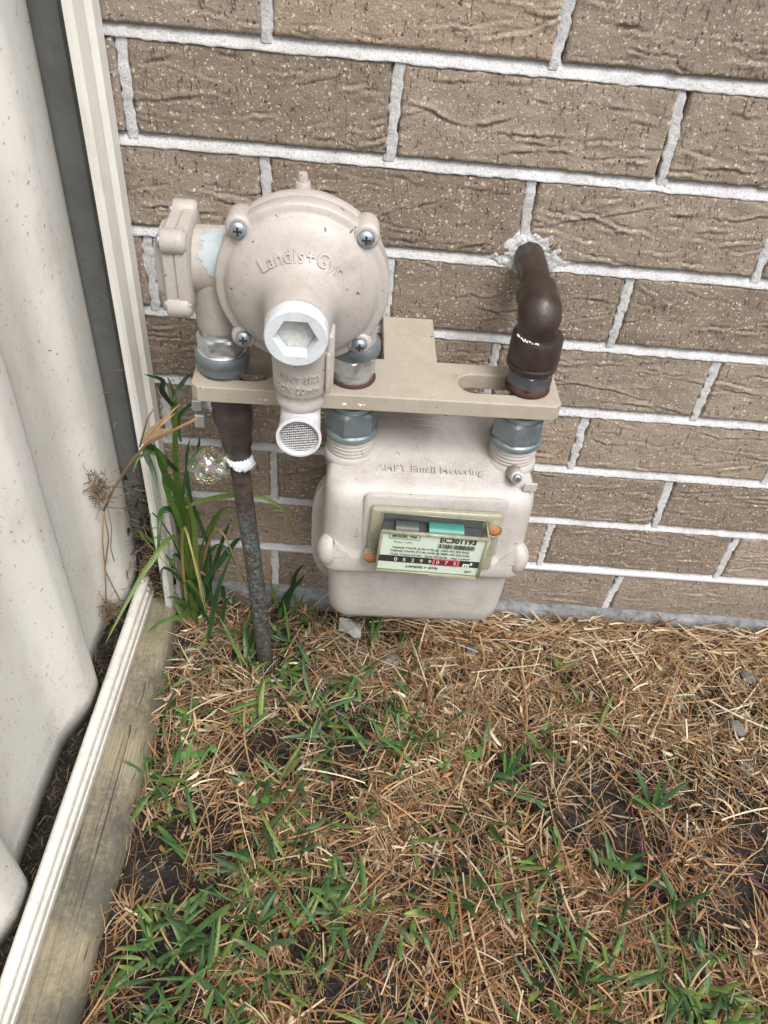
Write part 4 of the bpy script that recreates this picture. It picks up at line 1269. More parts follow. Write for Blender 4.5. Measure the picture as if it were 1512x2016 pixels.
for (lab, u) in (('small soap foam spot on the bracket edge left of the vent', -0.066), ('soap foam spot on the bracket edge above the left meter nut', 0.006), ('soap foam spot on the bracket edge just right of the left nut', 0.021)):
    t_ = fit('foam_spot', lab, 'foam', (u, -0.0308, 0.4555))
    m_ = MB()
    for i in range(5):
        m_.sphere((u + br_.gauss(0, 0.0012), -0.0301, 0.4560 + br_.gauss(0, 0.0007)), (br_.uniform(0.0008, 0.0016), 0.0005, br_.uniform(0.0006, 0.0011)), 10, 6)
    m_.build('foam', M['foam'], t_, (u, -0.0308, 0.4555))

wet = fit('soap_film', 'faint patch of dried soap bubbles over the lettering on the meter shoulder', 'foam', (UC, -0.028, 0.377))
m_ = MB()
for i in range(700):
    x, y = br_.uniform(-0.072, 0.078), br_.uniform(-0.0145, 0.0135)
    if abs(y) < 0.006 and abs(x + 0.002) < 0.052: continue
    if br_.random() > (0.25 + 0.75 * abs(float(vnoise(np.array([x * 90]), np.array([y * 120]), 77)[0]))): continue
    q_ = slope_map(x, y, 0.0)
    r_ = br_.uniform(0.0002, 0.00045)
    m_.sphere((q_[0], q_[1], q_[2] + 0.0002), (r_ * 2.2, r_, r_ * 0.4), 6, 4)
m_.build('foam', M['foam'], wet, (UC, -0.028, 0.377))

# ------------------------------------------------------------------ lawn: dry straw and green blades (nobody could count them)
def ribbons(base, az, pitch0, curl, length, width, roll, K, twist=None, taper=1.0, fold=0.0, yaw=None):
    """curved ribbons; returns verts (N,K+1,m,3)"""
    N = len(base)
    t = np.linspace(0, 1, K + 1)
    p = np.zeros((N, K + 1, 3)); d = np.zeros((N, K + 1, 3))
    pos = base.copy()
    for k in range(K + 1):
        pit = pitch0 + curl * t[k]
        a = az + (yaw * t[k] if yaw is not None else 0)
        dr = np.stack([np.cos(a) * np.cos(pit), np.sin(a) * np.cos(pit), np.sin(pit)], -1)
        p[:, k] = pos; d[:, k] = dr
        pos = pos + dr * (length / K)[:, None]
    a2 = az + (yaw * 0.5 if yaw is not None else 0)
    side = np.stack([-np.sin(a2), np.cos(a2), np.zeros(N)], -1)
    W = []
    for k in range(K + 1):
        up = np.cross(d[:, k], side)
        rl = roll + (twist * t[k] if twist is not None else 0)
        sv = side * np.cos(rl)[:, None] + up * np.sin(rl)[:, None]
        nv = np.cross(sv, d[:, k])
        w = width * (0.5 * taper_f(t[k], taper))
        L = p[:, k] - sv * w[:, None]; R_ = p[:, k] + sv * w[:, None]
        if fold:
            C = p[:, k] - nv * (w * fold)[:, None]
            W.append(np.stack([L, C, R_], 1))
        else:
            W.append(np.stack([L, R_], 1))
    return np.stack(W, 1)

def taper_f(t, kind):
    if kind == 0: return 1.0 - 0.25 * t
    if kind == 1: return max(0.06, 1.0 - t ** 2.2) * (0.75 + 0.9 * t * (1 - t))
    return max(0.06, min(1.0, 0.55 + 2.2 * t) * (1 - t ** 4.5))

def ribbon_mesh(name, parts, mat):
    V, Q, Cc = [], [], []
    base = 0
    for P, col in parts:
        N, K1, m, _ = P.shape
        V.append(P.reshape(-1, 3))
        off = base + np.arange(N)[:, None, None] * (K1 * m)
        k = np.arange(K1 - 1)[None, :, None]; j = np.arange(m - 1)[None, None, :]
        a = off + k * m + j
        Q.append(np.stack([a, a + 1, a + m + 1, a + m], -1).reshape(-1, 4))
        if col.ndim == 2:
            col = np.repeat(col[:, None, :], K1, 1)
        c = np.repeat(col[:, :, None, :], m, 2).reshape(-1, 3)
        Cc.append(np.concatenate([c, np.ones((len(c), 1))], 1))
        base += N * K1 * m
    return np_mesh(name, np.concatenate(V), np.concatenate(Q), mat, None, np.concatenate(Cc))

X0, X1, Y0, Y1 = 0.0, 1.12, -0.86, -0.016
def in_lawn(x, y):
    return (x > right_edge(y) + 0.002)

def straw_density(x, y):
    n = 0.5 + 0.42 * vnoise(x * 17, y * 17, 81) + 0.36 * vnoise(x * 37, y * 37, 82)
    wallside = np.clip(1 - (-y) / 0.22, 0, 1) * np.clip((x - 0.22) / 0.2, 0, 1)
    return np.clip(-0.20 + 1.20 * n + 0.8 * wallside, 0.04, 1.0)

def green_density(x, y):
    n = np.clip(0.40 + 0.65 * vnoise(x * 10 + 3, y * 10, 91) + 0.40 * vnoise(x * 24, y * 24, 92), 0, 1.3)
    left = np.clip(1 - (x - 0.0) / 0.42, 0, 1)
    near = np.clip((-y - 0.10) / 0.28, 0, 1)
    right_bare = np.clip((x - 0.30) / 0.2, 0, 1) * np.clip(1 - (-y - 0.16) / 0.22, 0, 1)
    right_low = np.clip((x - 0.5) / 0.3, 0, 1) * 0.35
    return np.clip((0.26 * n + 0.9 * left * n + 0.42 * near * n) - 0.75 * right_bare - right_low * 0.55, 0.010, 1)

def scatter(N, dens):
    x = rng.uniform(X0, X1, N * 4); y = rng.uniform(Y0, Y1, N * 4)
    k = (rng.random(N * 4) < dens(x, y)) & in_lawn(x, y)
    x, y = x[k][:N], y[k][:N]
    return x, y

STRAW = np.array([[0.42, 0.295, 0.175], [0.36, 0.215, 0.108], [0.55, 0.445, 0.30], [0.27, 0.140, 0.062], [0.180, 0.098, 0.050], [0.65, 0.57, 0.44], [0.31, 0.225, 0.145], [0.115, 0.070, 0.043]])
def straw_col(N, w):
    c = STRAW[rng.choice(len(STRAW), N, p=np.array(w) / np.sum(w))]
    return np.clip(c * rng.uniform(0.55, 1.18, (N, 1)) * rng.uniform(0.94, 1.06, (N, 3)), 0.02, 0.85)

def zsoil(x, y):
    return soil_height(x, y)

parts = []
def wid(N, lo, hi):
    return lo + (hi - lo) * rng.random(N) ** 2.2
# rotted brown thatch at the bottom
x, y = scatter(12500, lambda x, y: np.clip(straw_density(x, y) + 0.10, 0, 1)); N = len(x)
parts.append((ribbons(np.stack([x, y, zsoil(x, y) + rng.uniform(0.0005, 0.006, N)], -1), rng.uniform(0, 2 * np.pi, N), rng.normal(0.0, 0.12, N), rng.normal(0, 0.25, N), rng.uniform(0.006, 0.030, N), wid(N, 0.0004, 0.0020),
                      rng.normal(0, 0.7, N), 2, rng.normal(0, 0.6, N), 0, 0, rng.normal(0, 0.4, N)), straw_col(N, [0.6, 1.2, 0.2, 3, 4, 0.1, 1.5, 4]) * 0.85))
# matted short pieces lying flat
x, y = scatter(10000, straw_density); N = len(x)
parts.append((ribbons(np.stack([x, y, zsoil(x, y) + rng.uniform(0.002, 0.010, N)], -1), rng.uniform(0, 2 * np.pi, N), rng.normal(0.02, 0.15, N), rng.normal(-0.05, 0.22, N), rng.uniform(0.010, 0.040, N), wid(N, 0.0005, 0.0026),
                      rng.normal(0, 0.7, N), 3, rng.normal(0, 0.8, N), 0, 0, rng.normal(0, 0.3, N)), straw_col(N, [3, 3.4, 1.8, 3, 2.2, 0.8, 2, 1.8])))
# longer straw, layered above, kinked rather than curled
x, y = scatter(6000, straw_density); N = len(x)
parts.append((ribbons(np.stack([x, y, zsoil(x, y) + rng.uniform(0.004, 0.015, N)], -1), rng.uniform(0, 2 * np.pi, N), rng.normal(0.10, 0.16, N), rng.normal(-0.2, 0.25, N), 0.020 + 0.075 * rng.random(N) ** 1.6, wid(N, 0.0007, 0.0026),
                      rng.normal(0, 0.6, N), 5, rng.normal(0, 0.7, N), 0, 0.4, rng.normal(0, 0.28, N)), straw_col(N, [4, 4, 3.0, 2.6, 1, 1.5, 1.5, 0.6])))
# fine thatch fibres
x, y = scatter(19000, straw_density); N = len(x)
parts.append((ribbons(np.stack([x, y, zsoil(x, y) + rng.uniform(0.002, 0.013, N)], -1), rng.uniform(0, 2 * np.pi, N), rng.normal(0.08, 0.2, N), rng.normal(-0.15, 0.4, N), rng.uniform(0.010, 0.055, N), rng.uniform(0.00025, 0.0007, N),
                      rng.normal(0, 0.6, N), 4, None, 0, 0, rng.normal(0, 0.7, N)), straw_col(N, [3, 2.4, 2.6, 1.4, 0.8, 1.6, 2, 0.5])))
# dry runners: long jointed stalks
x, y = scatter(420, straw_density); N = len(x)
parts.append((ribbons(np.stack([x, y, zsoil(x, y) + rng.uniform(0.008, 0.016, N)], -1), rng.uniform(0, 2 * np.pi, N), rng.normal(0.03, 0.08, N), rng.normal(-0.06, 0.12, N), rng.uniform(0.05, 0.16, N), rng.uniform(0.0016, 0.0030, N),
                      rng.normal(0, 0.3, N), 9, rng.normal(0, 0.4, N), 0, 0.8, rng.normal(0, 0.5, N)), straw_col(N, [4, 5, 2, 4, 1, 1, 1, 0.5])))
# dead tufts: pieces fanning out of a crown
cx_, cy_ = scatter(620, straw_density)
per = 16
x = np.repeat(cx_, per) + rng.normal(0, 0.004, len(cx_) * per); y = np.repeat(cy_, per) + rng.normal(0, 0.004, len(cx_) * per)
N = len(x)
az0 = np.repeat(rng.uniform(0, 2 * np.pi, len(cx_)), per) + rng.normal(0, 1.1, N)
y = np.minimum(y, -0.012)
parts.append((ribbons(np.stack([x, y, zsoil(x, y) + rng.uniform(0.0, 0.006, N)], -1), az0, np.abs(rng.normal(0.55, 0.35, N)), rng.normal(-0.75, 0.4, N), rng.uniform(0.014, 0.050, N), rng.uniform(0.0010, 0.0026, N),
                      rng.normal(0, 0.5, N), 4, rng.normal(0, 0.7, N), 0, 0.4, rng.normal(0, 0.4, N)), straw_col(N, [4, 4, 2.4, 3, 1.6, 1.2, 1.5, 0.8])))
# broad papery leaf sheaths
x, y = scatter(2300, straw_density); N = len(x)
parts.append((ribbons(np.stack([x, y, zsoil(x, y) + rng.uniform(0.006, 0.016, N)], -1), rng.uniform(0, 2 * np.pi, N), rng.normal(0.2, 0.3, N), rng.normal(-0.2, 0.5, N), rng.uniform(0.010, 0.030, N), rng.uniform(0.0025, 0.0055, N),
                      rng.normal(0, 0.6, N), 4, rng.normal(0, 0.9, N), 1, 0.5, rng.normal(0, 0.5, N)), straw_col(N, [3, 4, 4, 2, 1, 2.5, 1, 0.3])))
# loose pile against the footing on the right
N = 1500
x = rng.uniform(0.30, 1.1, N); y = -0.02 - np.abs(rng.normal(0, 0.03, N))
parts.append((ribbons(np.stack([x, y, np.clip(0.018 + (y + 0.02) * 0.25, 0.004, 0.02) + rng.normal(0, 0.004, N)], -1), rng.choice([0.0, np.pi], N) + rng.normal(0, 0.55, N), rng.normal(0.05, 0.2, N), rng.normal(-0.15, 0.3, N), rng.uniform(0.02, 0.07, N), rng.uniform(0.0011, 0.0030, N),
                      rng.normal(0, 0.6, N), 4, rng.normal(0, 0.7, N), 0, 0.3, rng.normal(0, 0.4, N)), straw_col(N, [4, 5, 3, 2.5, 1, 1.5, 1, 0.3])))
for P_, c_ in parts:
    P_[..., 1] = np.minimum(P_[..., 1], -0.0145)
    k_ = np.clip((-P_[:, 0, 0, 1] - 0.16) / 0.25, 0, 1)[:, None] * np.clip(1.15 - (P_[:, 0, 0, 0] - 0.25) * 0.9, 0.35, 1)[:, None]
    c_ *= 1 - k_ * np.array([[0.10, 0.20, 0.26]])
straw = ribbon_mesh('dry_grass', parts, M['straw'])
tag(straw, 'dry tan dead grass matted over the soil', 'dry grass', kind='stuff')

GREEN = np.array([[0.056, 0.132, 0.034], [0.042, 0.106, 0.040], [0.088, 0.176, 0.038], [0.036, 0.088, 0.032], [0.150, 0.225, 0.052], [0.048, 0.118, 0.050]])
def green_col(N, K1, pale=0.5):
    c = GREEN[rng.integers(0, len(GREEN), N)] * rng.uniform(0.75, 1.25, (N, 1))
    c = np.repeat(c[:, None, :], K1, 1)
    t = np.linspace(0, 1, K1)[None, :, None]
    palec = np.array([0.25, 0.30, 0.12])
    out = c * (1 - pale * (1 - t) ** 3) + palec * pale * (1 - t) ** 3
    dry = (rng.random(N) < 0.35)[:, None, None] * np.clip((t - 0.72) / 0.28, 0, 1)      # some tips have dried
    return out * (1 - dry * 0.8) + np.array([0.34, 0.26, 0.13]) * dry * 0.8
gparts = []
# tufts of broad folded blades
def tufts(n, per0, per1, lmin, lmax, wmin, wmax, dens, lean=0.5):
    tx, ty = scatter(n, dens)
    cnt = rng.integers(per0, per1, len(tx))
    idx = np.repeat(np.arange(len(tx)), cnt)
    N = len(idx)
    sc = rng.uniform(0.7, 1.15, len(tx))[idx]
    x = tx[idx] + rng.normal(0, 0.0075, N); y = ty[idx] + rng.normal(0, 0.0075, N)
    az = np.repeat(rng.uniform(0, 2 * np.pi, len(tx)), cnt) + rng.normal(0, 0.9, N)
    p0 = np.clip(rng.normal(0.62, 0.4, N), 0.10, 1.4)
    P_ = ribbons(np.stack([x, y, zsoil(x, y) + rng.uniform(0.005, 0.014, N)], -1), az, p0, -np.abs(rng.normal(lean, 0.35, N)), rng.uniform(lmin, lmax, N) * sc, rng.uniform(wmin, wmax, N), rng.normal(0, 0.3, N), 6, rng.normal(0, 0.5, N), 2, 0.45, rng.normal(0, 0.25, N))
    P_[..., 1] = np.minimum(P_[..., 1], -0.0145)
    gparts.append((P_, green_col(N, 7)))
tufts(640, 1, 5, 0.018, 0.060, 0.0034, 0.0070, green_density, 0.30)
tufts(380, 2, 5, 0.012, 0.036, 0.0016, 0.0038, green_density)
tufts(90, 3, 9, 0.015, 0.040, 0.0008, 0.0016, lambda x, y: np.clip(green_density(x, y) + 0.12, 0, 1))
tufts(46, 3, 6, 0.022, 0.060, 0.0042, 0.0080, lambda x, y: np.exp(-((x - 0.60) / 0.07) ** 2 - ((y + 0.33) / 0.06) ** 2) + 0.9 * np.exp(-((x - 0.42) / 0.05) ** 2 - ((y + 0.27) / 0.05) ** 2) + 0.8 * np.exp(-((x - 0.42) / 0.09) ** 2 - ((y + 0.44) / 0.05) ** 2))
# thicker growth by the sleeper and round the copper riser
tufts(170, 2, 6, 0.025, 0.075, 0.0034, 0.0066, lambda x, y: np.clip(1 - (x - right_edge(y)) / 0.075, 0, 1) * np.clip((-y - 0.02) / 0.05, 0, 1) * np.clip(1.25 - (-y) / 0.5, 0.15, 1))
tufts(75, 3, 6, 0.030, 0.068, 0.0042, 0.0076, lambda x, y: np.exp(-((x - 0.12) / 0.08) ** 2 - ((y + 0.13) / 0.05) ** 2))
grass = ribbon_mesh('green_grass', gparts, M['grass'])
tag(grass, 'short green grass blades sprouting through the dead grass', 'grass', kind='stuff')

# creeping purple-brown runners
sm = MB(); scol = []
for i in range(34):
    x, y = rng.uniform(0.03, 0.95), rng.uniform(-0.62, -0.06)
    a = rng.uniform(0, 2 * np.pi); L = rng.uniform(0.04, 0.13)
    pts_ = []
    for k in range(6):
        pts_.append((x, min(y, -0.02), float(zsoil(np.array(x), np.array(y))) + 0.009 + 0.003 * math.sin(k * 1.3)))
        x += L / 5 * math.cos(a); y += L / 5 * math.sin(a); a += rng.normal(0, 0.18)
    if min(q[0] for q in pts_) < 0.015: continue
    n0 = len(sm.v)
    sm.tube(pts_, rng.uniform(0.0008, 0.0014), 6)
    c = np.array([[0.14, 0.04, 0.06], [0.20, 0.10, 0.05], [0.10, 0.05, 0.04], [0.30, 0.20, 0.10]][rng.integers(0, 4)])
    scol += [[c[0], c[1], c[2], 1]] * (len(sm.v) - n0)
st = sm.build('grass_runners', M['stem'], None, vcol=scol)
tag(st, 'thin purplish grass runners creeping over the soil', 'runners', kind='stuff')

# soil crumbs
cr = MB()
for i in range(3200):
    x, y = rng.uniform(0.02, 1.0), rng.uniform(-0.7, -0.03)
    r_ = rng.uniform(0.0010, 0.0042) * (1.5 if rng.random() < 0.08 else 1)
    cr.sphere((x, y, float(zsoil(np.array(x), np.array(y))) + r_ * 0.3), (r_, r_ * rng.uniform(0.7, 1.1), r_ * 0.75), 6, 4, 0.25)
cro = cr.build('soil_crumbs', M['soil'], None)
tag(cro, 'small dark crumbs of soil between the grass', 'soil', kind='stuff')

# ------------------------------------------------------------------ single plants and small things
def blade_mb(pts, w, fold=0.35, n=14):
    """one leaf along a smooth curve"""
    pts = [Vector(q) for q in pts]
    def cr_(t):
        k = min(int(t * (len(pts) - 1)), len(pts) - 2)
        u = t * (len(pts) - 1) - k
        p0, p1, p2, p3 = pts[max(k - 1, 0)], pts[k], pts[k + 1], pts[min(k + 2, len(pts) - 1)]
        return 0.5 * ((2 * p1) + (p2 - p0) * u + (2 * p0 - 5 * p1 + 4 * p2 - p3) * u * u + (3 * p1 - p0 - 3 * p2 + p3) * u ** 3)
    P = [cr_(i / n) for i in range(n + 1)]
    rings = []
    for i, q in enumerate(P):
        t = i / n
        d_ = (P[min(i + 1, n)] - P[max(i - 1, 0)]).normalized()
        view = Vector((0.25, -0.8, 0.55))
        side = d_.cross(view)
        side = side.normalized() if side.length > 1e-4 else Vector((1, 0, 0))
        nv = side.cross(d_).normalized()
        ww = w * 0.5 * max(0.05, min(1, 0.5 + 1.7 * t) * (1 - t ** 3.2))
        rings.append([tuple(q - side * ww), tuple(q - nv * ww * fold), tuple(q + side * ww)])
    return rings
TALL = [[9, [[0.017, -0.03, 0.01], [0.019, -0.05, 0.1718], [0.0219, -0.06, 0.2809], [0.0277, -0.07, 0.3812], [0.0278, -0.075, 0.4212]]], [7, [[0.0282, -0.07, 0.3812], [0.029, -0.085, 0.4112], [0.0226, -0.1, 0.4344], [0.0159, -0.11, 0.447]]], [6, [[0.0289, -0.07, 0.3878], [0.0323, -0.06, 0.3969], [0.0393, -0.05, 0.4033], [0.0461, -0.05, 0.4103]]], [12, [[0.011, -0.035, 0.0263], [0.0191, -0.06, 0.1641], [0.0214, -0.08, 0.2561], [0.02, -0.1, 0.3228], [0.0186, -0.12, 0.3747]]], [9, [[0.0219, -0.06, 0.2809], [0.0099, -0.1, 0.3496], [0.0073, -0.115, 0.3549], [0.0134, -0.13, 0.3377], [0.0213, -0.14, 0.3244]]], [7, [[0.0227, -0.055, 0.2204], [0.0436, -0.05, 0.2303], [0.0863, -0.05, 0.2453], [0.1189, -0.05, 0.2421], [0.1378, -0.055, 0.2239], [0.1455, -0.06, 0.197]]], [8, [[0.0119, -0.035, 0.0372], [0.0135, -0.09, 0.2034], [-0.0011, -0.13, 0.2016], [-0.0191, -0.17, 0.1848], [-0.04, -0.21, 0.1537]]], [8, [[0.0137, -0.04, 0.0846], [0.0166, -0.07, 0.2175], [0.0104, -0.09, 0.2405], [0.0049, -0.11, 0.2231], [-0.0006, -0.12, 0.1863]]], [9, [[0.0218, -0.03, -0.0006], [0.0267, -0.04, 0.1059], [0.0281, -0.05, 0.1905], [0.0259, -0.06, 0.2619]]], [8, [[0.015, -0.04, 0.0219], [0.0193, -0.07, 0.1835], [0.0191, -0.09, 0.2845], [0.0178, -0.1, 0.3366], [0.0016, -0.11, 0.34], [-0.0076, -0.12, 0.3303]]], [10, [[0.0303, -0.05, 0.0776], [0.0559, -0.055, 0.1302], [0.0747, -0.06, 0.1655], [0.0883, -0.065, 0.1873]]], [8, [[0.0408, -0.09, 0.011], [0.0553, -0.09, 0.0768], [0.0687, -0.09, 0.1374], [0.0827, -0.09, 0.1891]]], [6, [[0.0341, -0.03, 0.0229], [0.0316, -0.03, 0.1247], [0.0293, -0.03, 0.2144], [0.0272, -0.03, 0.2787], [0.0322, -0.03, 0.3093]]], [6, [[0.0171, -0.02, 0.009], [0.0088, -0.02, 0.1117], [0.0041, -0.02, 0.1851], [0.0055, -0.02, 0.2361]]], [7, [[0.0247, -0.04, 0.012], [0.0472, -0.05, 0.1093], [0.0637, -0.05, 0.1675], [0.0728, -0.05, 0.1951]]], [6, [[0.0286, -0.06, 0.3258], [0.031, -0.055, 0.3501], [0.0392, -0.05, 0.3675], [0.0473, -0.05, 0.375]]], [6, [[0.0228, -0.06, 0.2416], [0.0321, -0.055, 0.2775], [0.0409, -0.05, 0.3117], [0.0466, -0.05, 0.3267]]], [8, [[0.0231, -0.07, 0.0487], [0.0086, -0.1, 0.0738], [-0.0053, -0.12, 0.082], [-0.0189, -0.14, 0.0859]]]]
tg = thing('tall_grass', 'tall green grass clump growing up the corner between fence post and copper pipe', 'grass clump', (0.02, -0.035, 0.0))
TO = (0.02, -0.035, 0.0)
gr_ = random.Random(21)
def leaf(parent, pts, w, off, cols=None, name='blade'):
    mb = MB()
    rg_ = blade_mb(pts, w)
    mb.loft(rg_, False, False, True, None, False)
    g = cols if cols is not None else GREEN[gr_.randrange(len(GREEN))] * gr_.uniform(0.65, 1.05)
    mb.build(name, M['grass'], parent, off, vcol=[(g[0], g[1], g[2], 1)] * len(mb.v))
for w, pts in TALL:
    pts = [Vector(q) + (Vector((gr_.gauss(0, .003), gr_.gauss(0, .003), 0)) if 0 < i_ < len(pts) - 1 else Vector()) for i_, q in enumerate(pts)]
    leaf(tg, pts, w * 0.00085, TO)
for i in range(14):                                   # arching thin and yellowing blades
    x, y = 0.020 + gr_.gauss(0, 0.010), -0.04 + gr_.gauss(0, 0.012)
    L = gr_.uniform(0.10, 0.30); a = gr_.uniform(-2.9, 0.4); rch = L * gr_.uniform(0.25, 0.6)
    dx, dy = math.cos(a) * rch, -abs(math.sin(a)) * rch * 0.7
    x = max(x, 0.004)
    cc = None if gr_.random() < 0.6 else tuple(np.array([0.26, 0.22, 0.08]) * gr_.uniform(0.7, 1.3))
    tip = L * gr_.uniform(0.35, 0.8)
    leaf(tg, [(x, y, 0.0), (x + dx * .15, y + dy * .15, L * .5), (x + dx * .55, y + dy * .55, L * .85), (max(x + dx, -0.002 if tip < 0.2 else -0.05), y + dy, tip)], gr_.uniform(0.002, 0.0055), TO, cc)
for i in range(16):                                   # smaller blades at the foot
    x, y = 0.012 + gr_.gauss(0.012, 0.012), -0.05 + gr_.gauss(0, 0.02)
    x = max(x, -0.001); y = min(y, -0.022)
    a = gr_.uniform(0, 2 * math.pi); L = gr_.uniform(0.05, 0.15); s = gr_.uniform(0.15, 0.5)
    dx, dy = math.cos(a) * L * s, -abs(math.sin(a)) * L * s
    leaf(tg, [(x, y, 0.0), (x + dx * .3, y + dy * .3, L * .45), (x + dx * .7, y + dy * .7, L * .8), (x + dx, y + dy, L * .9)], gr_.uniform(0.004, 0.007), TO)

cw = thing('corner_grass', 'small upright grass tuft at the wall foot between copper pipe and meter', 'grass clump', (0.132, -0.03, 0.0))
CO = (0.132, -0.03, 0.0)
for w, pts in [[7, [[0.1346, -0.03, 0.0], [0.1463, -0.035, 0.06], [0.152, -0.04, 0.10], [0.1646, -0.05, 0.1306]]], [7, [[0.1251, -0.03, 0.0], [0.1406, -0.04, 0.0576], [0.1584, -0.05, 0.0965], [0.164, -0.055, 0.1155]]], [5, [[0.13, -0.03, 0], [0.122, -0.035, 0.05], [0.118, -0.04, 0.085]]], [5, [[0.135, -0.035, 0], [0.135, -0.04, 0.04], [0.142, -0.05, 0.07]]], [5, [[0.14, -0.03, 0], [0.155, -0.035, 0.03], [0.175, -0.045, 0.05]]]]:
    leaf(cw, pts, w * 0.001, CO)

# dead weed caught on the fence
dw = thing('dead_weed', 'dried brown weed stem with matted roots caught on the cream fence', 'dead weed', (-0.0562, -0.1, 0.2513))
DO = (-0.0562, -0.1, 0.2513)
DEAD = [[3, [[0.0758, -0.16, 0.4391], [0.0443, -0.15, 0.4115], [0.0169, -0.14, 0.3857], [-0.0098, -0.12, 0.3405], [-0.0388, -0.1, 0.2877], [-0.0562, -0.1, 0.2513]]], [2, [[0.0109, -0.14, 0.3825], [0.0227, -0.14, 0.4177], [0.0317, -0.14, 0.4333]]], [2, [[-0.0562, -0.1, 0.2513], [-0.0640, -0.104, 0.2054], [-0.0680, -0.106, 0.1567], [-0.0700, -0.125, 0.1035]]], [2, [[-0.0562, -0.1, 0.2513], [-0.0577, -0.1, 0.2063], [-0.0685, -0.106, 0.1567], [-0.0607, -0.11, 0.1275], [-0.0520, -0.12, 0.117]]], [1.4, [[-0.0464, -0.1, 0.2563], [-0.0370, -0.09, 0.2467], [-0.0370, -0.085, 0.219], [-0.0330, -0.08, 0.1893]]], [1.4, [[-0.0508, -0.1, 0.2636], [-0.0515, -0.1, 0.2236], [-0.058, -0.1, 0.1891], [-0.0572, -0.1, 0.1672]]], [1.4, [[-0.0404, -0.1, 0.2875], [-0.0320, -0.08, 0.2723], [-0.0250, -0.06, 0.2502]]]]
def brown(n, k=1.0):
    c = np.array([0.20, 0.125, 0.062]) * k
    return [(c[0], c[1], c[2], 1)] * n
for w, pts in DEAD:
    mb = MB().tube(pts, w * 0.00045, 7)
    mb.build('dry_stem', M['stem'], dw, DO, vcol=brown(len(mb.v), gr_.uniform(0.7, 1.3)))
def frayed(parent, c, off, n, spread, w, L, mat='stem', k=1.0, droop=0.0, name='matted_roots'):
    mb = MB(); cols = []
    for i in range(n):
        p = Vector(c) + Vector((gr_.gauss(0, spread[0]), gr_.gauss(0, spread[1]), gr_.gauss(0, spread[2])))
        d_ = Vector((gr_.gauss(0, 1), gr_.gauss(0, 0.6), gr_.gauss(-droop, 1))).normalized()
        q = [p]
        for s in range(4):
            d_ = (d_ + Vector((gr_.gauss(0, .5), gr_.gauss(0, .5), gr_.gauss(0, .5)))).normalized()
            p = p + d_ * L * gr_.uniform(0.15, 0.4)
            q.append(p)
        n0 = len(mb.v)
        mb.tube(q, w * gr_.uniform(0.5, 1.3), 4, caps=False)
        kk = gr_.uniform(0.35, 1.3) * k
        cols += [(0.30 * kk, 0.21 * kk, 0.125 * kk, 1)] * (len(mb.v) - n0)
    mb.build(name, M[mat], parent, off, vcol=cols)
frayed(dw, (-0.0545, -0.100, 0.2820), DO, 150, (0.0045, 0.003, 0.012), 0.0004, 0.011, k=0.7)
frayed(dw, (-0.0660, -0.125, 0.1050), DO, 130, (0.005, 0.004, 0.010), 0.0004, 0.011, k=0.6, droop=0.4)
for i in range(9):
    a = gr_.uniform(-0.25, 0.25)
    st_ = Vector((0.012, -0.14, 0.386)); d_ = Vector((0.030 + a * 0.02, a * 0.015, 0.024 + gr_.uniform(-0.006, 0.016)))
    k = gr_.uniform(0.8, 1.7)
    leaf(dw, [st_, st_ + d_ * 0.5 + Vector((0, 0, 0.002)), st_ + d_ * gr_.uniform(0.8, 1.35)], 0.0035, DO, (0.30 * k, 0.21 * k, 0.12 * k), 'dry_leaf')

# litter and cobweb in the rail channel
lt = MB(); lcol = []
for i in range(900):
    s = gr_.uniform(0.045, 0.60)
    z = 0.024 + abs(gr_.gauss(0, 0.012))
    n_ = gr_.uniform(-0.040, -0.008)
    if gr_.random() < 0.14 and s < 0.14:
        z += gr_.uniform(0, 0.07); n_ = gr_.uniform(-0.012, 0.0)
    p = fp(s, n_, z)
    a = gr_.uniform(0, 2 * math.pi)
    d_ = Vector((math.cos(a), math.sin(a), gr_.gauss(0, .3))) * gr_.uniform(0.005, 0.016)
    d_.x *= 0.6
    n0 = len(lt.v)
    lt.tube([p, p + d_ * 0.5 + Vector((0, 0, gr_.uniform(-.002, .003))), p + d_], gr_.uniform(0.0003, 0.0009), 4, caps=False)
    k = gr_.uniform(0.1, 0.6)
    lcol += [(0.22 * k, 0.18 * k, 0.09 * k, 1)] * (len(lt.v) - n0)
for i in range(420):
    z = 0.04 + abs(gr_.gauss(0, 0.10)); p = Vector((-0.036 + gr_.gauss(0, 0.010), -0.034 + gr_.uniform(-0.022, 0.010), z))
    d_ = Vector((gr_.gauss(0, 1), gr_.gauss(0, .6), gr_.gauss(0, .8))).normalized() * gr_.uniform(0.006, 0.022)
    n0 = len(lt.v)
    lt.tube([p, p + d_ * 0.5 + Vector((gr_.gauss(0, .002), 0, gr_.gauss(0, .002))), p + d_], gr_.uniform(0.0002, 0.0006), 4, caps=False)
    k = gr_.uniform(0.15, 1.1)
    lcol += [(0.24 * k, 0.18 * k, 0.11 * k, 1)] * (len(lt.v) - n0)
lo_ = lt.build('rail_litter', M['stem'], None, vcol=lcol)
tag(lo_, 'brown plant litter lying in the bottom rail of the fence', 'litter', kind='stuff')
ds = MB()
for i in range(500):
    s = gr_.uniform(0.03, 0.62); p = fp(s, gr_.uniform(-0.06, -0.012), 0.026 + abs(gr_.gauss(0, .004)))
    r_ = gr_.uniform(0.002, 0.006)
    ds.sphere(tuple(p), (r_, r_, r_ * 0.7), 6, 4, 0.3)
bed = []
for i in range(60):
    s = 0.034 + 0.62 * i / 59
    bed.append([tuple(fp(s, n_, 0.0235 + h_ + 0.004 * gr_.random())) for n_, h_ in ((-0.069, 0.012), (-0.055, 0.010), (-0.040, 0.008), (-0.025, 0.009), (-0.012, 0.007), (-0.0055, 0.004))])
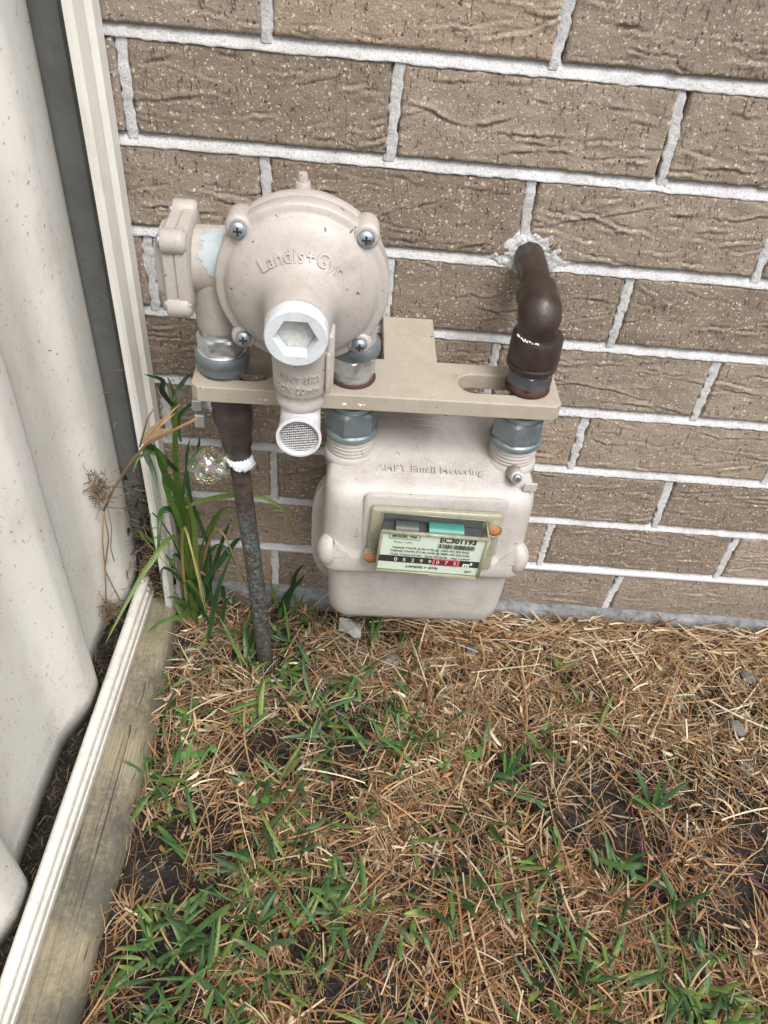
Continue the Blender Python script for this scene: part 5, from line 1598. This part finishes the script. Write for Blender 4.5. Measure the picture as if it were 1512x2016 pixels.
ds.loft(bed, False, False, True, None, False)
for i in range(260):
    z = 0.03 + abs(gr_.gauss(0, 0.085)); p = Vector((-0.036 + gr_.gauss(0, 0.009), -0.022 + gr_.uniform(-0.014, 0.012), z))
    r_ = gr_.uniform(0.003, 0.008) * max(0.35, 1 - z * 3)
    ds.sphere(tuple(p), (r_, r_, r_), 6, 4, 0.3)
ds_ = ds.build('rail_dirt', M['soil'], None)
tag(ds_, 'dark dirt gathered in the bottom rail of the fence', 'dirt', kind='stuff')

# grass clippings stuck on the fence sheet
cl = MB(); ccol = []
sa = np.array([q[0] for q in arr]); na_ = np.array([q[1] for q in arr])
o_ = np.argsort(sa)
for i in range(2600):
    s = gr_.uniform(0.022, 0.60); z = 0.07 + gr_.random() ** 1.4 * 0.75
    n_ = float(np.interp(s, sa[o_], na_[o_]))
    a = gr_.gauss(math.pi / 2, 0.8); L = gr_.uniform(0.0004, 0.0019) * (1.8 if gr_.random() < 0.05 else 1); w = gr_.uniform(0.00012, 0.00032)
    e_ = 0.0011
    c = []
    n0 = len(cl.v)
    quad = []
    for (l, ww) in ((-L, -w), (L, -w), (L * 0.9, w), (-L, w)):
        ds_1 = l * math.cos(a) - ww * math.sin(a); dz_ = l * math.sin(a) + ww * math.cos(a)
        quad.append(tuple(fp(s + ds_1, float(np.interp(s + ds_1, sa[o_], na_[o_])) + e_ + gr_.uniform(0, 0.0003), z + dz_)))
    cl.add(quad, [(0, 1, 2, 3)], False)
    k = gr_.uniform(0.5, 3.2)
    ccol += [(0.12 * k, 0.095 * k, 0.07 * k, 1)] * 4
clo = cl.build('grass_clippings', M['stem'], None, vcol=ccol)
tag(clo, 'tiny dried grass clippings stuck to the cream fence', 'clippings', kind='stuff')

# sprouts
def sprout(name, label, base, spec, cat='grass sprout', group=None):
    t_ = thing(name, label, cat, base, 0, group)
    for w, az, el_, L, dr in spec:
        a = math.radians(az); e1 = math.radians(el_)
        d_ = Vector((math.cos(a) * math.cos(e1), math.sin(a) * math.cos(e1), math.sin(e1)))
        b = Vector(base)
        leaf(t_, [b, b + d_ * L * 0.4, b + d_ * L * 0.75 + Vector((0, 0, -dr * 0.35 * L)), b + d_ * L + Vector((0, 0, -dr * L))], w, base)
    return t_
sprout('grass_sprout', 'broad-leaved green grass sprout at the right, on the dry grass patch', (0.601, -0.2875, 0.008), [(0.006, 92, 72, 0.055, 0.0), (0.0085, 28, 42, 0.062, 0.15), (0.007, 122, 40, 0.055, 0.1), (0.006, 55, 60, 0.045, 0.1), (0.005, 165, 30, 0.035, 0.1), (0.005, 0, 35, 0.03, 0.1)])
sprout('grass_sprout', 'bright thin green sprout beside the round-leaved seedlings, right of centre', (0.428, -0.262, 0.008), [(0.0045, 70, 68, 0.060, 0.05), (0.006, 48, 62, 0.068, 0.1), (0.0045, 110, 62, 0.04, 0.05), (0.005, 215, 30, 0.045, 0.2), (0.005, 20, 45, 0.045, 0.2), (0.004, 320, 30, 0.04, 0.2)])
# runner with leaves across the dry patch
rn = thing('grass_runner', 'single purple-green runner with alternate leaves crossing the dry grass at right', 'grass runner', (0.5117, -0.1, 0.014))
RP = [(0.5117, -0.10, 0.018), (0.5334, -0.1499, 0.018), (0.556, -0.178, 0.017), (0.5774, -0.2021, 0.016), (0.5915, -0.229, 0.014)]
mb = MB().tube(RP, [0.0012, 0.0017, 0.0018, 0.0017, 0.0016], 8)
mb.build('runner_stem', M['stem'], rn, RP[0], vcol=[(0.12, 0.07, 0.045, 1) if (i // 8) % 2 else (0.10, 0.16, 0.04, 1) for i in range(len(mb.v))])
for b, az, L, w in ((RP[0], 110, 0.022, 0.004), (RP[0], 20, 0.032, 0.006), (RP[1], 230, 0.018, 0.007), (RP[2], 60, 0.042, 0.0075), (RP[1], 120, 0.02, 0.004), (RP[3], 120, 0.025, 0.004)):
    a = math.radians(az); b = Vector(b)
    d_ = Vector((math.cos(a), math.sin(a), 0.25))
    leaf(rn, [b, b + d_ * L * 0.5, b + d_ * L], w, RP[0])
# round-leaved seedlings
def seedling(label, c, n, r):
    t_ = thing('seedling', label, 'seedling', (c[0], c[1], 0.004), 0, 'round-leaved seedlings in the lawn')
    off = (c[0], c[1], 0.004)
    for i in range(n):
        a = 2 * math.pi * i / n + gr_.uniform(-.5, .5); d_ = r * gr_.uniform(0.7, 1.6)
        pc = Vector((c[0] + d_ * math.cos(a), c[1] + d_ * math.sin(a), 0.016 + gr_.uniform(-.003, .006)))
        rr = r * gr_.uniform(0.65, 1.0)
        mb = MB()
        tz = Vector((gr_.gauss(0, .25), gr_.gauss(-0.2, .25), 1)).normalized()
        m_ = frame(pc, tz)
        mb.loft([[tuple(m_ @ Vector((rr * k_ * math.cos(q), rr * k_ * math.sin(q), 0.0006 * (1 - k_)))) for q in [2 * math.pi * j / 14 for j in range(14)]] for k_ in (1.0, 0.6, 0.1)], False, True)
        k = gr_.uniform(0.8, 1.15)
        mb.build('round_leaf', M['grass'], t_, off, vcol=[(0.085 * k, 0.19 * k, 0.04 * k, 1)] * len(mb.v))
        sm_ = MB().tube([(c[0], c[1], 0.003), tuple(pc)], 0.0005, 5)
        sm_.build('leaf_stalk', M['grass'], t_, off, vcol=[(0.12, 0.22, 0.06, 1)] * len(sm_.v))
seedling('cluster of bright round seedling leaves right of centre below the meter', (0.390, -0.236), 6, 0.0055)
seedling('pair of bright round seedling leaves on the lawn left of centre', (0.142, -0.311), 2, 0.0065)
seedling('bright round seedling leaf nearest the timber sleeper', (0.048, -0.260), 2, 0.0052)
seedling('bright round seedling leaf just right of the one nearest the sleeper', (0.071, -0.2554), 2, 0.005)
seedling('few small round seedling leaves left of the thin green sprout', (0.352, -0.252), 4, 0.004)

# stones and a torn scrap
def stone(label, c, r):
    mb = MB()
    mb.sphere((0, 0, 0), (r, r * 0.75, r * 0.5), 14, 9, 0.09)
    o = mb.build('stone', M['stone'])
    o.location = c
    o.rotation_euler = (0, 0, gr_.uniform(0, 3))
    tag(o, label, 'stone', 'grey stones in the lawn')
stone('grey brown stone half buried left of the meter shadow', (0.286, -0.100, 0.006), 0.014)
stone('small grey stone under the meter front', (0.397, -0.072, 0.004), 0.010)
stone('pale grey stone in the dry grass at the right edge', (0.779, -0.087, 0.006), 0.012)
stone('pale grey stone below the other one at the right edge', (0.7405, -0.168, 0.005), 0.013)
stone('grey stone between the two tufts near the right edge', (0.735, -0.225, 0.004), 0.011)
sc = MB()
nsx, nsy = 10, 7
rows_ = []
for i in range(nsx):
    rows_.append([(0.213 + 0.0034 * i + 0.0008 * math.sin(j * 2.0), -0.062 + 0.0042 * j - 0.001 * i + 0.0012 * math.sin(i * 1.7), 0.013 + 0.003 * math.sin(i * 0.7 + j * 0.9)) for j in range(nsy)])
sc.loft(rows_, False, False, True, None, False)
sco = thing('plastic_scrap', 'crumpled pale plastic scrap with dark print lying under the meter', 'scrap', (0.228, -0.05, 0.01))
sc.build('film', M['scrap'], sco, (0.228, -0.05, 0.01))
vs, fs = text_geo('20', 0.009, 0.0)
MB().add([(0.2285 + x, -0.0445 + y, 0.0172 + x * 0.05) for x, y, z in vs], fs, False).build('film_print', M['ink'], sco, (0.228, -0.05, 0.01))
